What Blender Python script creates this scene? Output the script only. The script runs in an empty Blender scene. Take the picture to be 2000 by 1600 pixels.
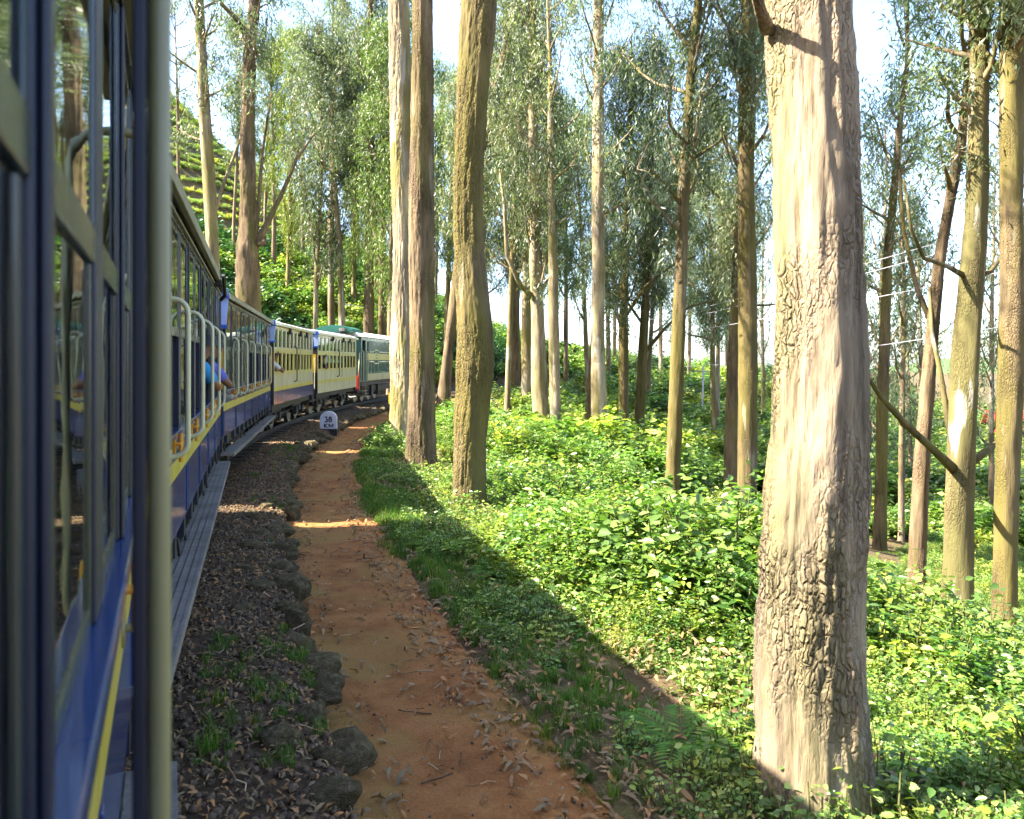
import bpy, math, random
import numpy as np
from mathutils import Vector, Matrix, Euler

R = math.radians
rng = np.random.default_rng(11)
random.seed(5)
scene = bpy.context.scene
col = scene.collection

# ------------------------------------------------------------------ camera
CAM_H = 1.98
FPX = 1500.0            # focal length in photo pixels (photo 2000 wide)
HZ = 705.0              # horizon row in the photo
cam_data = bpy.data.cameras.new("camera")
cam = bpy.data.objects.new("camera", cam_data)
col.objects.link(cam)
cam.location = (0, 0, CAM_H)
cam.rotation_euler = (R(90), 0, 0)
cam_data.sensor_width = 36.0
cam_data.lens = FPX / 2000.0 * 36.0
cam_data.shift_y = -(800.0 - HZ) / 2000.0
cam_data.clip_start = 0.02
cam_data.clip_end = 6000.0
cam_data.dof.use_dof = True
cam_data.dof.focus_distance = 13.0
cam_data.dof.aperture_fstop = 4.5
scene.camera = cam

# ------------------------------------------------------------------ sky and sun
SUN_EL = 46.0
SUN_TRAVEL = Vector((1.0, 0.13, 0)).normalized()     # horizontal way the light travels
world = bpy.data.worlds.new("World")
scene.world = world
world.use_nodes = True
wn = world.node_tree.nodes
bg = wn["Background"]
sky = wn.new("ShaderNodeTexSky")
sky.sky_type = 'NISHITA'
sky.sun_disc = False
sky.sun_elevation = R(SUN_EL)
to_sun = -SUN_TRAVEL
sky.sun_rotation = math.atan2(to_sun.x, to_sun.y)
sky.altitude = 2000
sky.air_density = 1.0
sky.dust_density = 8.0
sky.ozone_density = 1.0
world.node_tree.links.new(sky.outputs[0], bg.inputs[0])
bg.inputs[1].default_value = 0.14
sun_data = bpy.data.lights.new("sun", 'SUN')
sun_data.energy = 5.0
sun_data.angle = R(0.53)
sun_data.color = (1.0, 0.93, 0.80)
sun = bpy.data.objects.new("sun", sun_data)
col.objects.link(sun)
ldir = Vector((SUN_TRAVEL.x * math.cos(R(SUN_EL)), SUN_TRAVEL.y * math.cos(R(SUN_EL)), -math.sin(R(SUN_EL))))
sun.rotation_euler = ldir.to_track_quat('-Z', 'Y').to_euler()

vs = scene.view_settings
vs.view_transform = 'Standard'
vs.look = 'None'
vs.exposure = 2.65
vs.gamma = 1.0
vs.use_curve_mapping = False
try:
    scene.cycles.use_denoising = True
    scene.cycles.max_bounces = 5
    scene.cycles.use_adaptive_sampling = True
    scene.cycles.adaptive_threshold = 0.03
    scene.cycles.transparent_max_bounces = 8
    scene.cycles.transmission_bounces = 2
    scene.cycles.diffuse_bounces = 2
    scene.cycles.glossy_bounces = 2
    scene.cycles.sample_clamp_indirect = 6.0
    scene.cycles.caustics_reflective = False
    scene.cycles.caustics_refractive = False
except Exception:
    pass

# ------------------------------------------------------------------ helpers
def pt(u, v, Y):
    return Vector(((u - 1000) / FPX * Y, Y, CAM_H - (v - HZ) / FPX * Y))

def tag(o, label=None, cat=None, group=None, kind=None):
    if label: o["label"] = label
    if cat: o["category"] = cat
    if group: o["group"] = group
    if kind: o["kind"] = kind
    return o

def empty(name, loc=(0, 0, 0), rz=0.0):
    o = bpy.data.objects.new(name, None)
    o.empty_display_size = 0.2
    o.location = loc
    o.rotation_euler = (0, 0, rz)
    col.objects.link(o)
    return o

def mesh_np(name, verts, faces, mats=None, fmat=None, smooth=False):
    """verts (N,3), faces (M,k) numpy arrays (one face size)."""
    me = bpy.data.meshes.new(name)
    verts = np.asarray(verts, np.float32); faces = np.asarray(faces, np.int32)
    k = faces.shape[1]
    me.vertices.add(len(verts)); me.vertices.foreach_set("co", verts.ravel())
    me.loops.add(faces.size); me.loops.foreach_set("vertex_index", faces.ravel())
    me.polygons.add(len(faces))
    me.polygons.foreach_set("loop_start", np.arange(0, faces.size, k, dtype=np.int32))
    if fmat is not None:
        me.polygons.foreach_set("material_index", np.asarray(fmat, np.int32))
    if smooth:
        me.polygons.foreach_set("use_smooth", np.ones(len(faces), bool))
    for m in (mats or []): me.materials.append(m)
    me.update(calc_edges=True)
    me.validate()
    return me

def link(name, me, parent=None):
    o = bpy.data.objects.new(name, me)
    col.objects.link(o)
    if parent: o.parent = parent
    return o

class MB:
    def __init__(self):
        self.v = []; self.f = []; self.m = []
    def box(self, x0, x1, y0, y1, z0, z1, m=0):
        b = len(self.v)
        self.v += [(x0,y0,z0),(x1,y0,z0),(x1,y1,z0),(x0,y1,z0),(x0,y0,z1),(x1,y0,z1),(x1,y1,z1),(x0,y1,z1)]
        for q in ((0,3,2,1),(4,5,6,7),(0,1,5,4),(1,2,6,5),(2,3,7,6),(3,0,4,7)):
            self.f.append(tuple(b+i for i in q)); self.m.append(m)
        return self
    def tube(self, pts, rad, n=8, m=0, cap=True):
        pts = [Vector(p) for p in pts]
        if not hasattr(rad, '__len__'): rad = [rad]*len(pts)
        b = len(self.v)
        up = None
        for i, p in enumerate(pts):
            t = (pts[min(i+1, len(pts)-1)] - pts[max(i-1, 0)]).normalized()
            if up is None:
                up = t.orthogonal().normalized()
            else:
                up = (up - t*up.dot(t))
                up = up.normalized() if up.length > 1e-6 else t.orthogonal().normalized()
            sd = t.cross(up)
            for k in range(n):
                a = 2*math.pi*k/n
                q = p + (up*math.cos(a) + sd*math.sin(a))*rad[i]
                self.v.append(tuple(q))
        for i in range(len(pts)-1):
            for k in range(n):
                a0 = b+i*n+k; a1 = b+i*n+(k+1) % n
                self.f.append((a0, a1, a1+n, a0+n)); self.m.append(m)
        if cap:
            self.f.append(tuple(b+k for k in reversed(range(n)))); self.m.append(m)
            e = b+(len(pts)-1)*n
            self.f.append(tuple(e+k for k in range(n))); self.m.append(m)
        return self
    def prism(self, prof, axis, a0, a1, m=0):
        """closed profile of 2D points extruded along axis ('x': prof=(y,z); 'y': prof=(x,z); 'z': prof=(x,y))."""
        b = len(self.v); n = len(prof)
        for a in (a0, a1):
            for p in prof:
                self.v.append({'x': (a, p[0], p[1]), 'y': (p[0], a, p[1]), 'z': (p[0], p[1], a)}[axis])
        for i in range(n):
            j = (i+1) % n
            self.f.append((b+i, b+j, b+n+j, b+n+i)); self.m.append(m)
        self.f.append(tuple(b+i for i in reversed(range(n)))); self.m.append(m)
        self.f.append(tuple(b+n+i for i in range(n))); self.m.append(m)
        return self
    def disc(self, c, r, w, n=20, m=0):
        """wheel disc with axis x, centre c, width w."""
        prof = [(c[1]+r*math.cos(2*math.pi*k/n), c[2]+r*math.sin(2*math.pi*k/n)) for k in range(n)]
        return self.prism(prof, 'x', c[0]-w/2, c[0]+w/2, m)
    def build(self, name, mats, parent=None, smooth=False, bevel=0.0):
        me = bpy.data.meshes.new(name)
        me.from_pydata(self.v, [], self.f)
        for mm in (mats if isinstance(mats, (list, tuple)) else [mats]): me.materials.append(mm)
        me.polygons.foreach_set("material_index", self.m)
        import bmesh
        bm = bmesh.new(); bm.from_mesh(me)
        bmesh.ops.recalc_face_normals(bm, faces=bm.faces)
        bm.to_mesh(me); bm.free()
        if smooth:
            me.polygons.foreach_set("use_smooth", [True]*len(me.polygons))
        me.update()
        o = link(name, me, parent)
        if bevel:
            bv = o.modifiers.new("bevel", 'BEVEL'); bv.width = bevel; bv.segments = 2; bv.limit_method = 'ANGLE'
        return o

# value noise, vectorised
def _hash(i, j, k, seed):
    h = (i*374761393 + j*668265263 + k*2147483647 + seed*1274126177) & 0xFFFFFFFF
    h = ((h ^ (h >> 13)) * 1274126177) & 0xFFFFFFFF
    h = (h ^ (h >> 16)) & 0xFFFFFF
    return h / float(0xFFFFFF)
def vnoise(x, y, z, seed=0):
    x = np.asarray(x, float); y = np.asarray(y, float)+0*x; z = np.asarray(z, float)+0*x
    xi = np.floor(x).astype(np.int64); yi = np.floor(y).astype(np.int64); zi = np.floor(z).astype(np.int64)
    fx = x-xi; fy = y-yi; fz = z-zi
    fx = fx*fx*(3-2*fx); fy = fy*fy*(3-2*fy); fz = fz*fz*(3-2*fz)
    def L(a, b, t): return a+(b-a)*t
    c = {}
    for dx in (0, 1):
        for dy in (0, 1):
            for dz in (0, 1):
                c[dx, dy, dz] = _hash(xi+dx, yi+dy, zi+dz, seed)
    return L(L(L(c[0,0,0], c[1,0,0], fx), L(c[0,1,0], c[1,1,0], fx), fy),
             L(L(c[0,0,1], c[1,0,1], fx), L(c[0,1,1], c[1,1,1], fx), fy), fz)
def fbm(x, y, z=0.0, o=4, seed=0):
    s = 0; a = .5
    for i in range(o):
        s = s + a*vnoise(np.asarray(x)*2**i, np.asarray(y)*2**i, np.asarray(z)*2**i, seed+i); a *= .5
    return s

# ------------------------------------------------------------------ materials
def new_mat(name):
    m = bpy.data.materials.new(name); m.use_nodes = True
    return m, m.node_tree.nodes, m.node_tree.links, m.node_tree.nodes["Principled BSDF"]
def ramp(n, stops):
    r = n.new("ShaderNodeValToRGB")
    el = r.color_ramp.elements
    while len(el) < len(stops): el.new(0.5)
    for e, (p, c) in zip(el, stops):
        e.position = p; e.color = (*c, 1) if len(c) == 3 else c
    return r
def tex_noise(n, l, coord, scale, detail=4, rough=0.55, vec_scale=None):
    t = n.new("ShaderNodeTexNoise"); t.inputs["Scale"].default_value = scale
    t.inputs["Detail"].default_value = detail; t.inputs["Roughness"].default_value = rough
    if vec_scale:
        mp = n.new("ShaderNodeMapping"); mp.inputs["Scale"].default_value = vec_scale
        l.new(coord, mp.inputs[0]); l.new(mp.outputs[0], t.inputs["Vector"])
    else:
        l.new(coord, t.inputs["Vector"])
    return t
def mixc(n, l, fac, a, b, mode='MIX'):
    m = n.new("ShaderNodeMix"); m.data_type = 'RGBA'; m.blend_type = mode
    for inp, val in ((m.inputs[0], fac), (m.inputs[6], a), (m.inputs[7], b)):
        if hasattr(val, 'is_linked') or hasattr(val, 'links'): l.new(val, inp)
        else: inp.default_value = val if isinstance(val, (int, float)) else (*val, 1)
    return m.outputs[2]
def bump(n, l, h, strength, dist, bs):
    b = n.new("ShaderNodeBump"); b.inputs["Strength"].default_value = strength; b.inputs["Distance"].default_value = dist
    l.new(h, b.inputs["Height"]); l.new(b.outputs[0], bs.inputs["Normal"])
    return b

def paint(name, c, rough=0.3, dirt=0.25, coat=0.0, metallic=0.0, dirtc=(.08, .07, .05), bmp=.08):
    m, n, l, bs = new_mat(name)
    tc = n.new("ShaderNodeTexCoord")
    t1 = tex_noise(n, l, tc.outputs["Object"], 3.0, 6, .65, (1.0, 1.0, .35))
    r1 = ramp(n, [(.42, (0, 0, 0)), (.75, (1, 1, 1))]); l.new(t1.outputs[0], r1.inputs[0])
    mm = n.new("ShaderNodeMath"); mm.operation = 'MULTIPLY'; mm.inputs[1].default_value = dirt; l.new(r1.outputs[0], mm.inputs[0])
    cc = mixc(n, l, mm.outputs[0], c, dirtc)
    t2 = tex_noise(n, l, tc.outputs["Object"], 1.3, 3)
    cc2 = mixc(n, l, .22, cc, t2.outputs[0], 'SOFT_LIGHT')
    l.new(cc2, bs.inputs["Base Color"])
    rr = n.new("ShaderNodeMapRange"); rr.inputs[3].default_value = rough; rr.inputs[4].default_value = min(1, rough+.3)
    l.new(mm.outputs[0], rr.inputs[0]); l.new(rr.outputs[0], bs.inputs["Roughness"])
    bs.inputs["Coat Weight"].default_value = coat; bs.inputs["Coat Roughness"].default_value = .08
    bs.inputs["Metallic"].default_value = metallic
    if bmp:
        t3 = tex_noise(n, l, tc.outputs["Object"], 2.2, 2)
        bump(n, l, t3.outputs[0], bmp, .05, bs)
    return m

def leaf_mat(name, c1, c2, c3=None, transl=.35, rough=.45, spec=.4, hue=1.0):
    m, n, l, bs = new_mat(name)
    g = n.new("ShaderNodeNewGeometry"); oi = n.new("ShaderNodeObjectInfo")
    st = [(0, c1), (.75, c2)] + ([(1.0, c3)] if c3 else [])
    r1 = ramp(n, st); l.new(g.outputs["Random Per Island"], r1.inputs[0])
    mr = n.new("ShaderNodeMapRange"); mr.inputs[3].default_value = .68; mr.inputs[4].default_value = 1.3
    l.new(oi.outputs["Random"], mr.inputs[0])
    mul = n.new("ShaderNodeVectorMath"); mul.operation = 'SCALE'
    l.new(r1.outputs[0], mul.inputs[0]); l.new(mr.outputs[0], mul.inputs["Scale"])
    hv = n.new("ShaderNodeMath"); hv.operation = 'MULTIPLY'; hv.inputs[1].default_value = 7.31; l.new(oi.outputs["Random"], hv.inputs[0])
    hf = n.new("ShaderNodeMath"); hf.operation = 'FRACT'; l.new(hv.outputs[0], hf.inputs[0])
    hr = ramp(n, [(p, tuple(1+(q-1)*hue for q in c)) for p, c in ((0, (.72, .88, .85)), (.5, (1, 1, 1)), (.85, (1.35, 1.12, .8)), (1, (1.6, 1.2, .8)))]); l.new(hf.outputs[0], hr.inputs[0])
    hm = n.new("ShaderNodeVectorMath"); hm.operation = 'MULTIPLY'; l.new(mul.outputs[0], hm.inputs[0]); l.new(hr.outputs[0], hm.inputs[1]); mul = hm
    l.new(mul.outputs[0], bs.inputs["Base Color"])
    bs.inputs["Roughness"].default_value = rough
    bs.inputs["Specular IOR Level"].default_value = spec
    tr = n.new("ShaderNodeBsdfTranslucent")
    yl = mixc(n, l, .55, mul.outputs[0], (.45, .60, .06), 'OVERLAY')
    l.new(yl, tr.inputs[0])
    mx = n.new("ShaderNodeMixShader"); mx.inputs[0].default_value = transl
    l.new(bs.outputs[0], mx.inputs[1]); l.new(tr.outputs[0], mx.inputs[2])
    out = n["Material Output"]; l.new(mx.outputs[0], out.inputs[0])
    return m

def bark_mat(name, base, dark, pale, moss, moss_amt=.5, pale_amt=.3, scale=1.0, crack=0.0, bstr=.7):
    """fibrous vertical bark: base/dark streaks, pale peel patches, moss stains."""
    m, n, l, bs = new_mat(name)
    tc = n.new("ShaderNodeTexCoord"); oi = n.new("ShaderNodeObjectInfo")
    off = n.new("ShaderNodeVectorMath"); off.operation = 'ADD'
    sc = n.new("ShaderNodeVectorMath"); sc.operation = 'SCALE'; sc.inputs[0].default_value = (17, 31, 53)
    l.new(oi.outputs["Random"], sc.inputs["Scale"])
    l.new(tc.outputs["Object"], off.inputs[0]); l.new(sc.outputs[0], off.inputs[1])
    P = off.outputs[0]
    fib = tex_noise(n, l, P, 9*scale, 7, .68, (1, 1, .10))
    big = tex_noise(n, l, P, 2.2*scale, 4, .55, (1, 1, .22))
    pat = tex_noise(n, l, P, 2.6*scale, 3, .5, (1, 1, .18))
    mos = tex_noise(n, l, P, 1.7*scale, 4, .6, (1, 1, .16))
    r = ramp(n, [(.30, dark), (.47, base), (.72, tuple(min(1, x*1.35) for x in base))]); l.new(fib.outputs[0], r.inputs[0])
    rb = ramp(n, [(.35, (.55, .55, .55)), (.65, (1.2, 1.15, 1.1))]); l.new(big.outputs[0], rb.inputs[0])
    c = mixc(n, l, 1.0, r.outputs[0], rb.outputs[0], 'MULTIPLY')
    rm = ramp(n, [(.60-.35*moss_amt, (0, 0, 0)), (.72-.30*moss_amt, (1, 1, 1))]); l.new(mos.outputs[0], rm.inputs[0])
    rmf = n.new("ShaderNodeMath"); rmf.operation = 'MULTIPLY'; l.new(rm.outputs[0], rmf.inputs[0])
    rmf2 = ramp(n, [(.3, (.25, .25, .25)), (.6, (.9, .9, .9))]); l.new(fib.outputs[0], rmf2.inputs[0]); l.new(rmf2.outputs[0], rmf.inputs[1])
    c = mixc(n, l, rmf.outputs[0], c, moss)
    rp = ramp(n, [(.72-.35*pale_amt, (0, 0, 0)), (.76-.35*pale_amt, (1, 1, 1))]); l.new(pat.outputs[0], rp.inputs[0])
    pf = n.new("ShaderNodeMath"); pf.operation = 'MULTIPLY'; pf.inputs[1].default_value = .85; l.new(rp.outputs[0], pf.inputs[0])
    pt_ = tex_noise(n, l, P, 14*scale, 4, .6, (1, 1, .12))
    rpc = ramp(n, [(.3, tuple(x*.7 for x in pale)), (.6, pale)]); l.new(pt_.outputs[0], rpc.inputs[0])
    c = mixc(n, l, pf.outputs[0], c, rpc.outputs[0])
    l.new(c, bs.inputs["Base Color"])
    bs.inputs["Roughness"].default_value = .9; bs.inputs["Specular IOR Level"].default_value = .15
    inv = n.new("ShaderNodeMath"); inv.operation = 'SUBTRACT'; inv.inputs[0].default_value = 1.0; l.new(pf.outputs[0], inv.inputs[1])
    hh = n.new("ShaderNodeMath"); hh.operation = 'MULTIPLY'; l.new(fib.outputs[0], hh.inputs[0]); l.new(inv.outputs[0], hh.inputs[1])
    H = hh.outputs[0]
    if crack:
        # plates: stretched cells with dark joints between them
        wz = tex_noise(n, l, P, 7, 3, .6)
        wv = n.new("ShaderNodeVectorMath"); wv.operation = 'SCALE'; wv.inputs["Scale"].default_value = .085; l.new(wz.outputs["Color"], wv.inputs[0])
        wa = n.new("ShaderNodeVectorMath"); wa.operation = 'ADD'; l.new(P, wa.inputs[0]); l.new(wv.outputs[0], wa.inputs[1])
        mp = n.new("ShaderNodeMapping"); mp.inputs["Scale"].default_value = (1, 1, .30); l.new(wa.outputs[0], mp.inputs[0])
        vo = n.new("ShaderNodeTexVoronoi"); vo.feature = 'DISTANCE_TO_EDGE'; vo.inputs["Scale"].default_value = 27*scale; l.new(mp.outputs[0], vo.inputs["Vector"])
        rv = ramp(n, [(.0, (.30, .26, .22)), (.22, (1, 1, 1))]); l.new(vo.outputs["Distance"], rv.inputs[0])
        msk = tex_noise(n, l, P, 1.6, 2, .5, (1, 1, .5)); rk = ramp(n, [(.42, (0, 0, 0)), (.72, (1, 1, 1))]); l.new(msk.outputs[0], rk.inputs[0])
        cm = mixc(n, l, rk.outputs[0], (1, 1, 1), rv.outputs[0])
        vc = n.new("ShaderNodeTexVoronoi"); vc.inputs["Scale"].default_value = 27*scale; l.new(mp.outputs[0], vc.inputs["Vector"])
        rc = ramp(n, [(0, (.62, .60, .58)), (.5, (1, 1, 1)), (1, (1.18, 1.15, 1.1))]); l.new(vc.outputs["Color"], rc.inputs[0])
        cm2 = mixc(n, l, rk.outputs[0], (1, 1, 1), rc.outputs[0]); cm2 = mixc(n, l, 1.0, cm, cm2, 'MULTIPLY')
        dk = mixc(n, l, crack, (1, 1, 1), cm2)
        c2 = mixc(n, l, 1.0, c, dk, 'MULTIPLY'); l.new(c2, bs.inputs["Base Color"])
        ad = n.new("ShaderNodeMath"); ad.operation = 'MULTIPLY_ADD'; ad.inputs[1].default_value = 1.2; l.new(cm, ad.inputs[0]); l.new(H, ad.inputs[2]); H = ad.outputs[0]
    bump(n, l, H, bstr*.75, .04, bs)
    return m

def soil_mat(name, stops, scale=6, scale2=60, bstr=.5, bdist=.02, extra=None, rough=.95):
    m, n, l, bs = new_mat(name)
    tc = n.new("ShaderNodeTexCoord")
    P = tc.outputs["Object"]
    a = tex_noise(n, l, P, scale, 6, .62); b = tex_noise(n, l, P, scale2, 5, .7)
    r = ramp(n, stops); l.new(a.outputs[0], r.inputs[0])
    rb = ramp(n, [(.3, (.72, .72, .72)), (.7, (1.2, 1.2, 1.2))]); l.new(b.outputs[0], rb.inputs[0])
    c = mixc(n, l, 1.0, r.outputs[0], rb.outputs[0], 'MULTIPLY')
    if extra:
        e = tex_noise(n, l, P, extra[0], 3, .5); re = ramp(n, [(extra[1], (0, 0, 0)), (extra[1]+.14, (1, 1, 1))]); l.new(e.outputs[0], re.inputs[0])
        ef = n.new("ShaderNodeMath"); ef.operation = 'MULTIPLY'; ef.inputs[1].default_value = extra[3]; l.new(re.outputs[0], ef.inputs[0])
        c = mixc(n, l, ef.outputs[0], c, extra[2])
    l.new(c, bs.inputs["Base Color"]); bs.inputs["Roughness"].default_value = rough; bs.inputs["Specular IOR Level"].default_value = .2
    ad = n.new("ShaderNodeMath"); ad.operation = 'ADD'; l.new(a.outputs[0], ad.inputs[0]); l.new(b.outputs[0], ad.inputs[1])
    bump(n, l, ad.outputs[0], bstr, bdist, bs)
    return m

M = {}
M['navy'] = paint('navy_paint', (.004, .009, .032), .42, .3, 0)
M['navy_dark'] = paint('dark_navy_paint', (.005, .008, .024), .5, .2, 0)
M['blue'] = paint('blue_paint', (.018, .050, .18), .16, .12, .5)
M['blue_bright'] = paint('bright_blue_paint', (.03, .10, .42), .25, .15, .3)
M['blue_sheen'] = paint('pale_blue_sky_sheen', (.36, .48, .85), .2, .05, .3, bmp=0)  # sky sheen on the blue end corner, put into the colour
M['yellow'] = paint('yellow_stripe_paint', (.62, .52, .07), .3, .25, .2)
M['cream'] = paint('cream_paint', (.62, .58, .36), .3, .3, .3)
M['cream_y'] = paint('yellow_cream_paint', (.64, .54, .15), .28, .25, .3)
M['rail_cream'] = paint('cream_rail_paint', (.62, .60, .36), .3, .25, .2)
M['rail_reflection'] = paint('worn_rail_grass_reflection', (.25, .235, .11), .35, .45, .1)  # cream rail, its olive tone painted in for reflected grass
M['ochre'] = paint('ochre_paint', (.55, .33, .02), .35, .25, .1)
M['orange'] = paint('orange_latch_paint', (.62, .28, .01), .35, .2, .1)
M['teal'] = paint('teal_paint', (.012, .03, .036), .25, .2, .2)
M['roofgrey'] = paint('roof_paint', (.50, .47, .38), .5, .5, 0)
M['gutter'] = paint('gutter_paint', (.26, .25, .17), .4, .4, 0)
M['iron'] = paint('dark_iron', (.02, .02, .02), .55, .5, 0, .3)
M['steel'] = paint('worn_steel', (.35, .34, .33), .35, .4, 0, .8)
M['red'] = paint('red_paint', (.45, .03, .015), .35, .3, .1)
M['lgreen'] = paint('engine_green_paint', (.10, .20, .17), .25, .3, .3)
M['lgreen_roof'] = paint('green_roof_paint', (.02, .15, .12), .35, .3, .1)
M['white_roof'] = paint('white_roof_paint', (.75, .75, .68), .45, .35, 0)
M['black'] = paint('black_paint', (.012, .012, .014), .4, .1, 0)
M['stone_white'] = paint('whitewash', (.55, .53, .60), .75, .35, 0, dirtc=(.25, .24, .25))
M['yellow_post'] = paint('post_yellow_paint', (.75, .5, .02), .45, .2, 0)
M['interior'] = paint('interior_paint', (.02, .04, .10), .5, .2, 0)
M['seat'] = paint('seat_leather', (.05, .025, .02), .5, .2, 0)
M['skin'] = paint('skin', (.22, .10, .055), .5, .1, 0, bmp=0)
M['hair'] = paint('black_hair', (.006, .005, .005), .5, 0, 0)
M['shirt_blue'] = paint('turquoise_shirt', (.02, .25, .55), .8, .1, 0)
M['shirt_purple'] = paint('violet_blue_shirt', (.12, .12, .50), .8, .1, 0)
M['vest'] = paint('navy_vest', (.01, .012, .02), .8, .1, 0)
M['white_cloth'] = paint('white_cloth', (.6, .6, .62), .8, .1, 0)
M['board'] = soil_mat('footboard_timber', [(.3, (.12, .11, .10)), (.6, (.22, .20, .18))], 3, 40, .4, .004, rough=.7)
M['wood'] = soil_mat('sleeper_timber', [(.3, (.05, .04, .03)), (.65, (.10, .08, .06))], 4, 40, .5, .01)

def glass_mat(name):
    m = bpy.data.materials.new(name); m.use_nodes = True
    n = m.node_tree.nodes; l = m.node_tree.links
    n.remove(n["Principled BSDF"])
    g = n.new("ShaderNodeBsdfGlossy"); g.inputs["Roughness"].default_value = .012; g.inputs[0].default_value = (.95, 1, .97, 1)
    t = n.new("ShaderNodeBsdfTransparent"); t.inputs[0].default_value = (.72, .80, .78, 1)
    f = n.new("ShaderNodeFresnel"); f.inputs[0].default_value = 1.9
    tc = n.new("ShaderNodeTexCoord"); nz = n.new("ShaderNodeTexNoise"); nz.inputs["Scale"].default_value = 5; l.new(tc.outputs["Object"], nz.inputs["Vector"])
    b = n.new("ShaderNodeBump"); b.inputs["Strength"].default_value = .04; b.inputs["Distance"].default_value = .02; l.new(nz.outputs[0], b.inputs["Height"])
    l.new(b.outputs[0], g.inputs["Normal"])
    x = n.new("ShaderNodeMixShader"); l.new(f.outputs[0], x.inputs[0]); l.new(t.outputs[0], x.inputs[1]); l.new(g.outputs[0], x.inputs[2])
    l.new(x.outputs[0], n["Material Output"].inputs[0])
    return m
M['glass'] = glass_mat('window_glass')

M['path'] = soil_mat('red_earth', [(.30, (.18, .068, .020)), (.5, (.275, .114, .036)), (.72, (.35, .165, .056))], 3.2, 55, .9, .016, (1.3, .48, (.26, .155, .045), .7))
M['ballast'] = soil_mat('dark_ballast_soil', [(.3, (.05, .031, .018)), (.6, (.12, .078, .046)), (.75, (.18, .125, .08))], 9, 70, .9, .03)
M['soil'] = soil_mat('forest_soil', [(.3, (.06, .038, .018)), (.5, (.115, .08, .038)), (.7, (.12, .115, .035))], 1.6, 30, .8, .04)
M['verge'] = soil_mat('grassy_soil', [(.3, (.07, .06, .03)), (.6, (.09, .12, .035))], 3, 40, .6, .02)
M['hill'] = soil_mat('far_hill_scrub', [(.3, (.05, .09, .03)), (.6, (.10, .16, .05))], .05, .6, .3, 1.0)
M['stone'] = soil_mat('mossy_edging_stone', [(.3, (.10, .07, .032)), (.55, (.25, .19, .10)), (.75, (.42, .33, .20))], 3, 14, 1.0, .12, (4, .52, (.06, .075, .018), .7))
M['stone_red'] = soil_mat('rusty_edging_stone', [(.3, (.10, .05, .025)), (.6, (.18, .095, .05))], 5, 40, .7, .02)
M['gravel'] = soil_mat('gravel_stone', [(.3, (.045, .03, .02)), (.6, (.14, .10, .068))], 8, 60, .5, .01)

M['bark_tan'] = bark_mat('tan_rough_bark', (.265, .21, .145), (.085, .062, .042), (.36, .30, .215), (.19, .17, .075), .32, .2, 1.2, crack=.75, bstr=1.25)
M['bark_moss'] = bark_mat('mossy_yellow_bark', (.165, .125, .07), (.05, .038, .022), (.27, .235, .15), (.13, .11, .027), .62, .2, 1.0, crack=.35, bstr=.9)
M['bark_pale'] = bark_mat('pale_peeling_bark', (.36, .29, .19), (.13, .09, .06), (.42, .36, .27), (.20, .175, .04), .5, .45, 1.0, crack=.3, bstr=.9)
M['bark_brown'] = bark_mat('brown_fibrous_bark', (.18, .132, .08), (.05, .036, .023), (.27, .215, .145), (.13, .115, .03), .3, .15, 1.2, crack=.5, bstr=1.0)
M['bark_peel'] = bark_mat('olive_and_grey_peeling_bark', (.16, .13, .06), (.06, .05, .03), (.34, .31, .26), (.12, .11, .04), .6, .25, .8, crack=.25, bstr=.9)
M['bark_far'] = bark_mat('far_trunk_bark', (.24, .18, .12), (.09, .065, .045), (.38, .33, .25), (.18, .155, .05), .4, .4, .8)

M['euc'] = leaf_mat('eucalyptus_leaf', (.08, .12, .06), (.175, .215, .13), (.38, .41, .28), .46, .36, .55, .35)
M['euc_y'] = leaf_mat('young_eucalyptus_leaf', (.07, .13, .035), (.16, .25, .07), (.30, .36, .12), .4, .4, .45)
M['bush'] = leaf_mat('bush_leaf', (.085, .155, .03), (.21, .315, .065), (.45, .51, .18), .46, .38, .5)
M['bush_fine'] = leaf_mat('fine_yellow_green_leaf', (.11, .19, .03), (.22, .32, .055), (.40, .46, .13), .45, .45, .4)
M['bush_mid'] = leaf_mat('mid_green_leaf', (.05, .12, .02), (.11, .22, .035), (.22, .32, .07), .42, .36, .5)
M['stem'] = soil_mat('green_stem', [(.3, (.07, .08, .02)), (.6, (.14, .14, .05))], 4, 30, .2, .01)
M['bush_dark'] = leaf_mat('dark_bush_leaf', (.02, .07, .02), (.05, .13, .035), (.10, .20, .06), .35, .42, .4)
M['bush_blue'] = leaf_mat('blue_green_fern_leaf', (.02, .07, .05), (.05, .13, .09), None, .3, .5, .3)
M['bush_dry'] = leaf_mat('dry_bush_leaf', (.20, .15, .05), (.34, .28, .11), (.30, .34, .08), .3, .6, .2)
M['grass'] = leaf_mat('grass_blade', (.05, .12, .012), (.10, .20, .022), (.20, .26, .05), .35, .5, .3)
M['tea'] = leaf_mat('tea_leaf', (.20, .27, .06), (.34, .41, .11), (.48, .52, .19), .4, .45, .4)
M['litter'] = leaf_mat('dead_leaf', (.11, .06, .028), (.28, .18, .10), (.58, .47, .34), .1, .7, .2)

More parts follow.
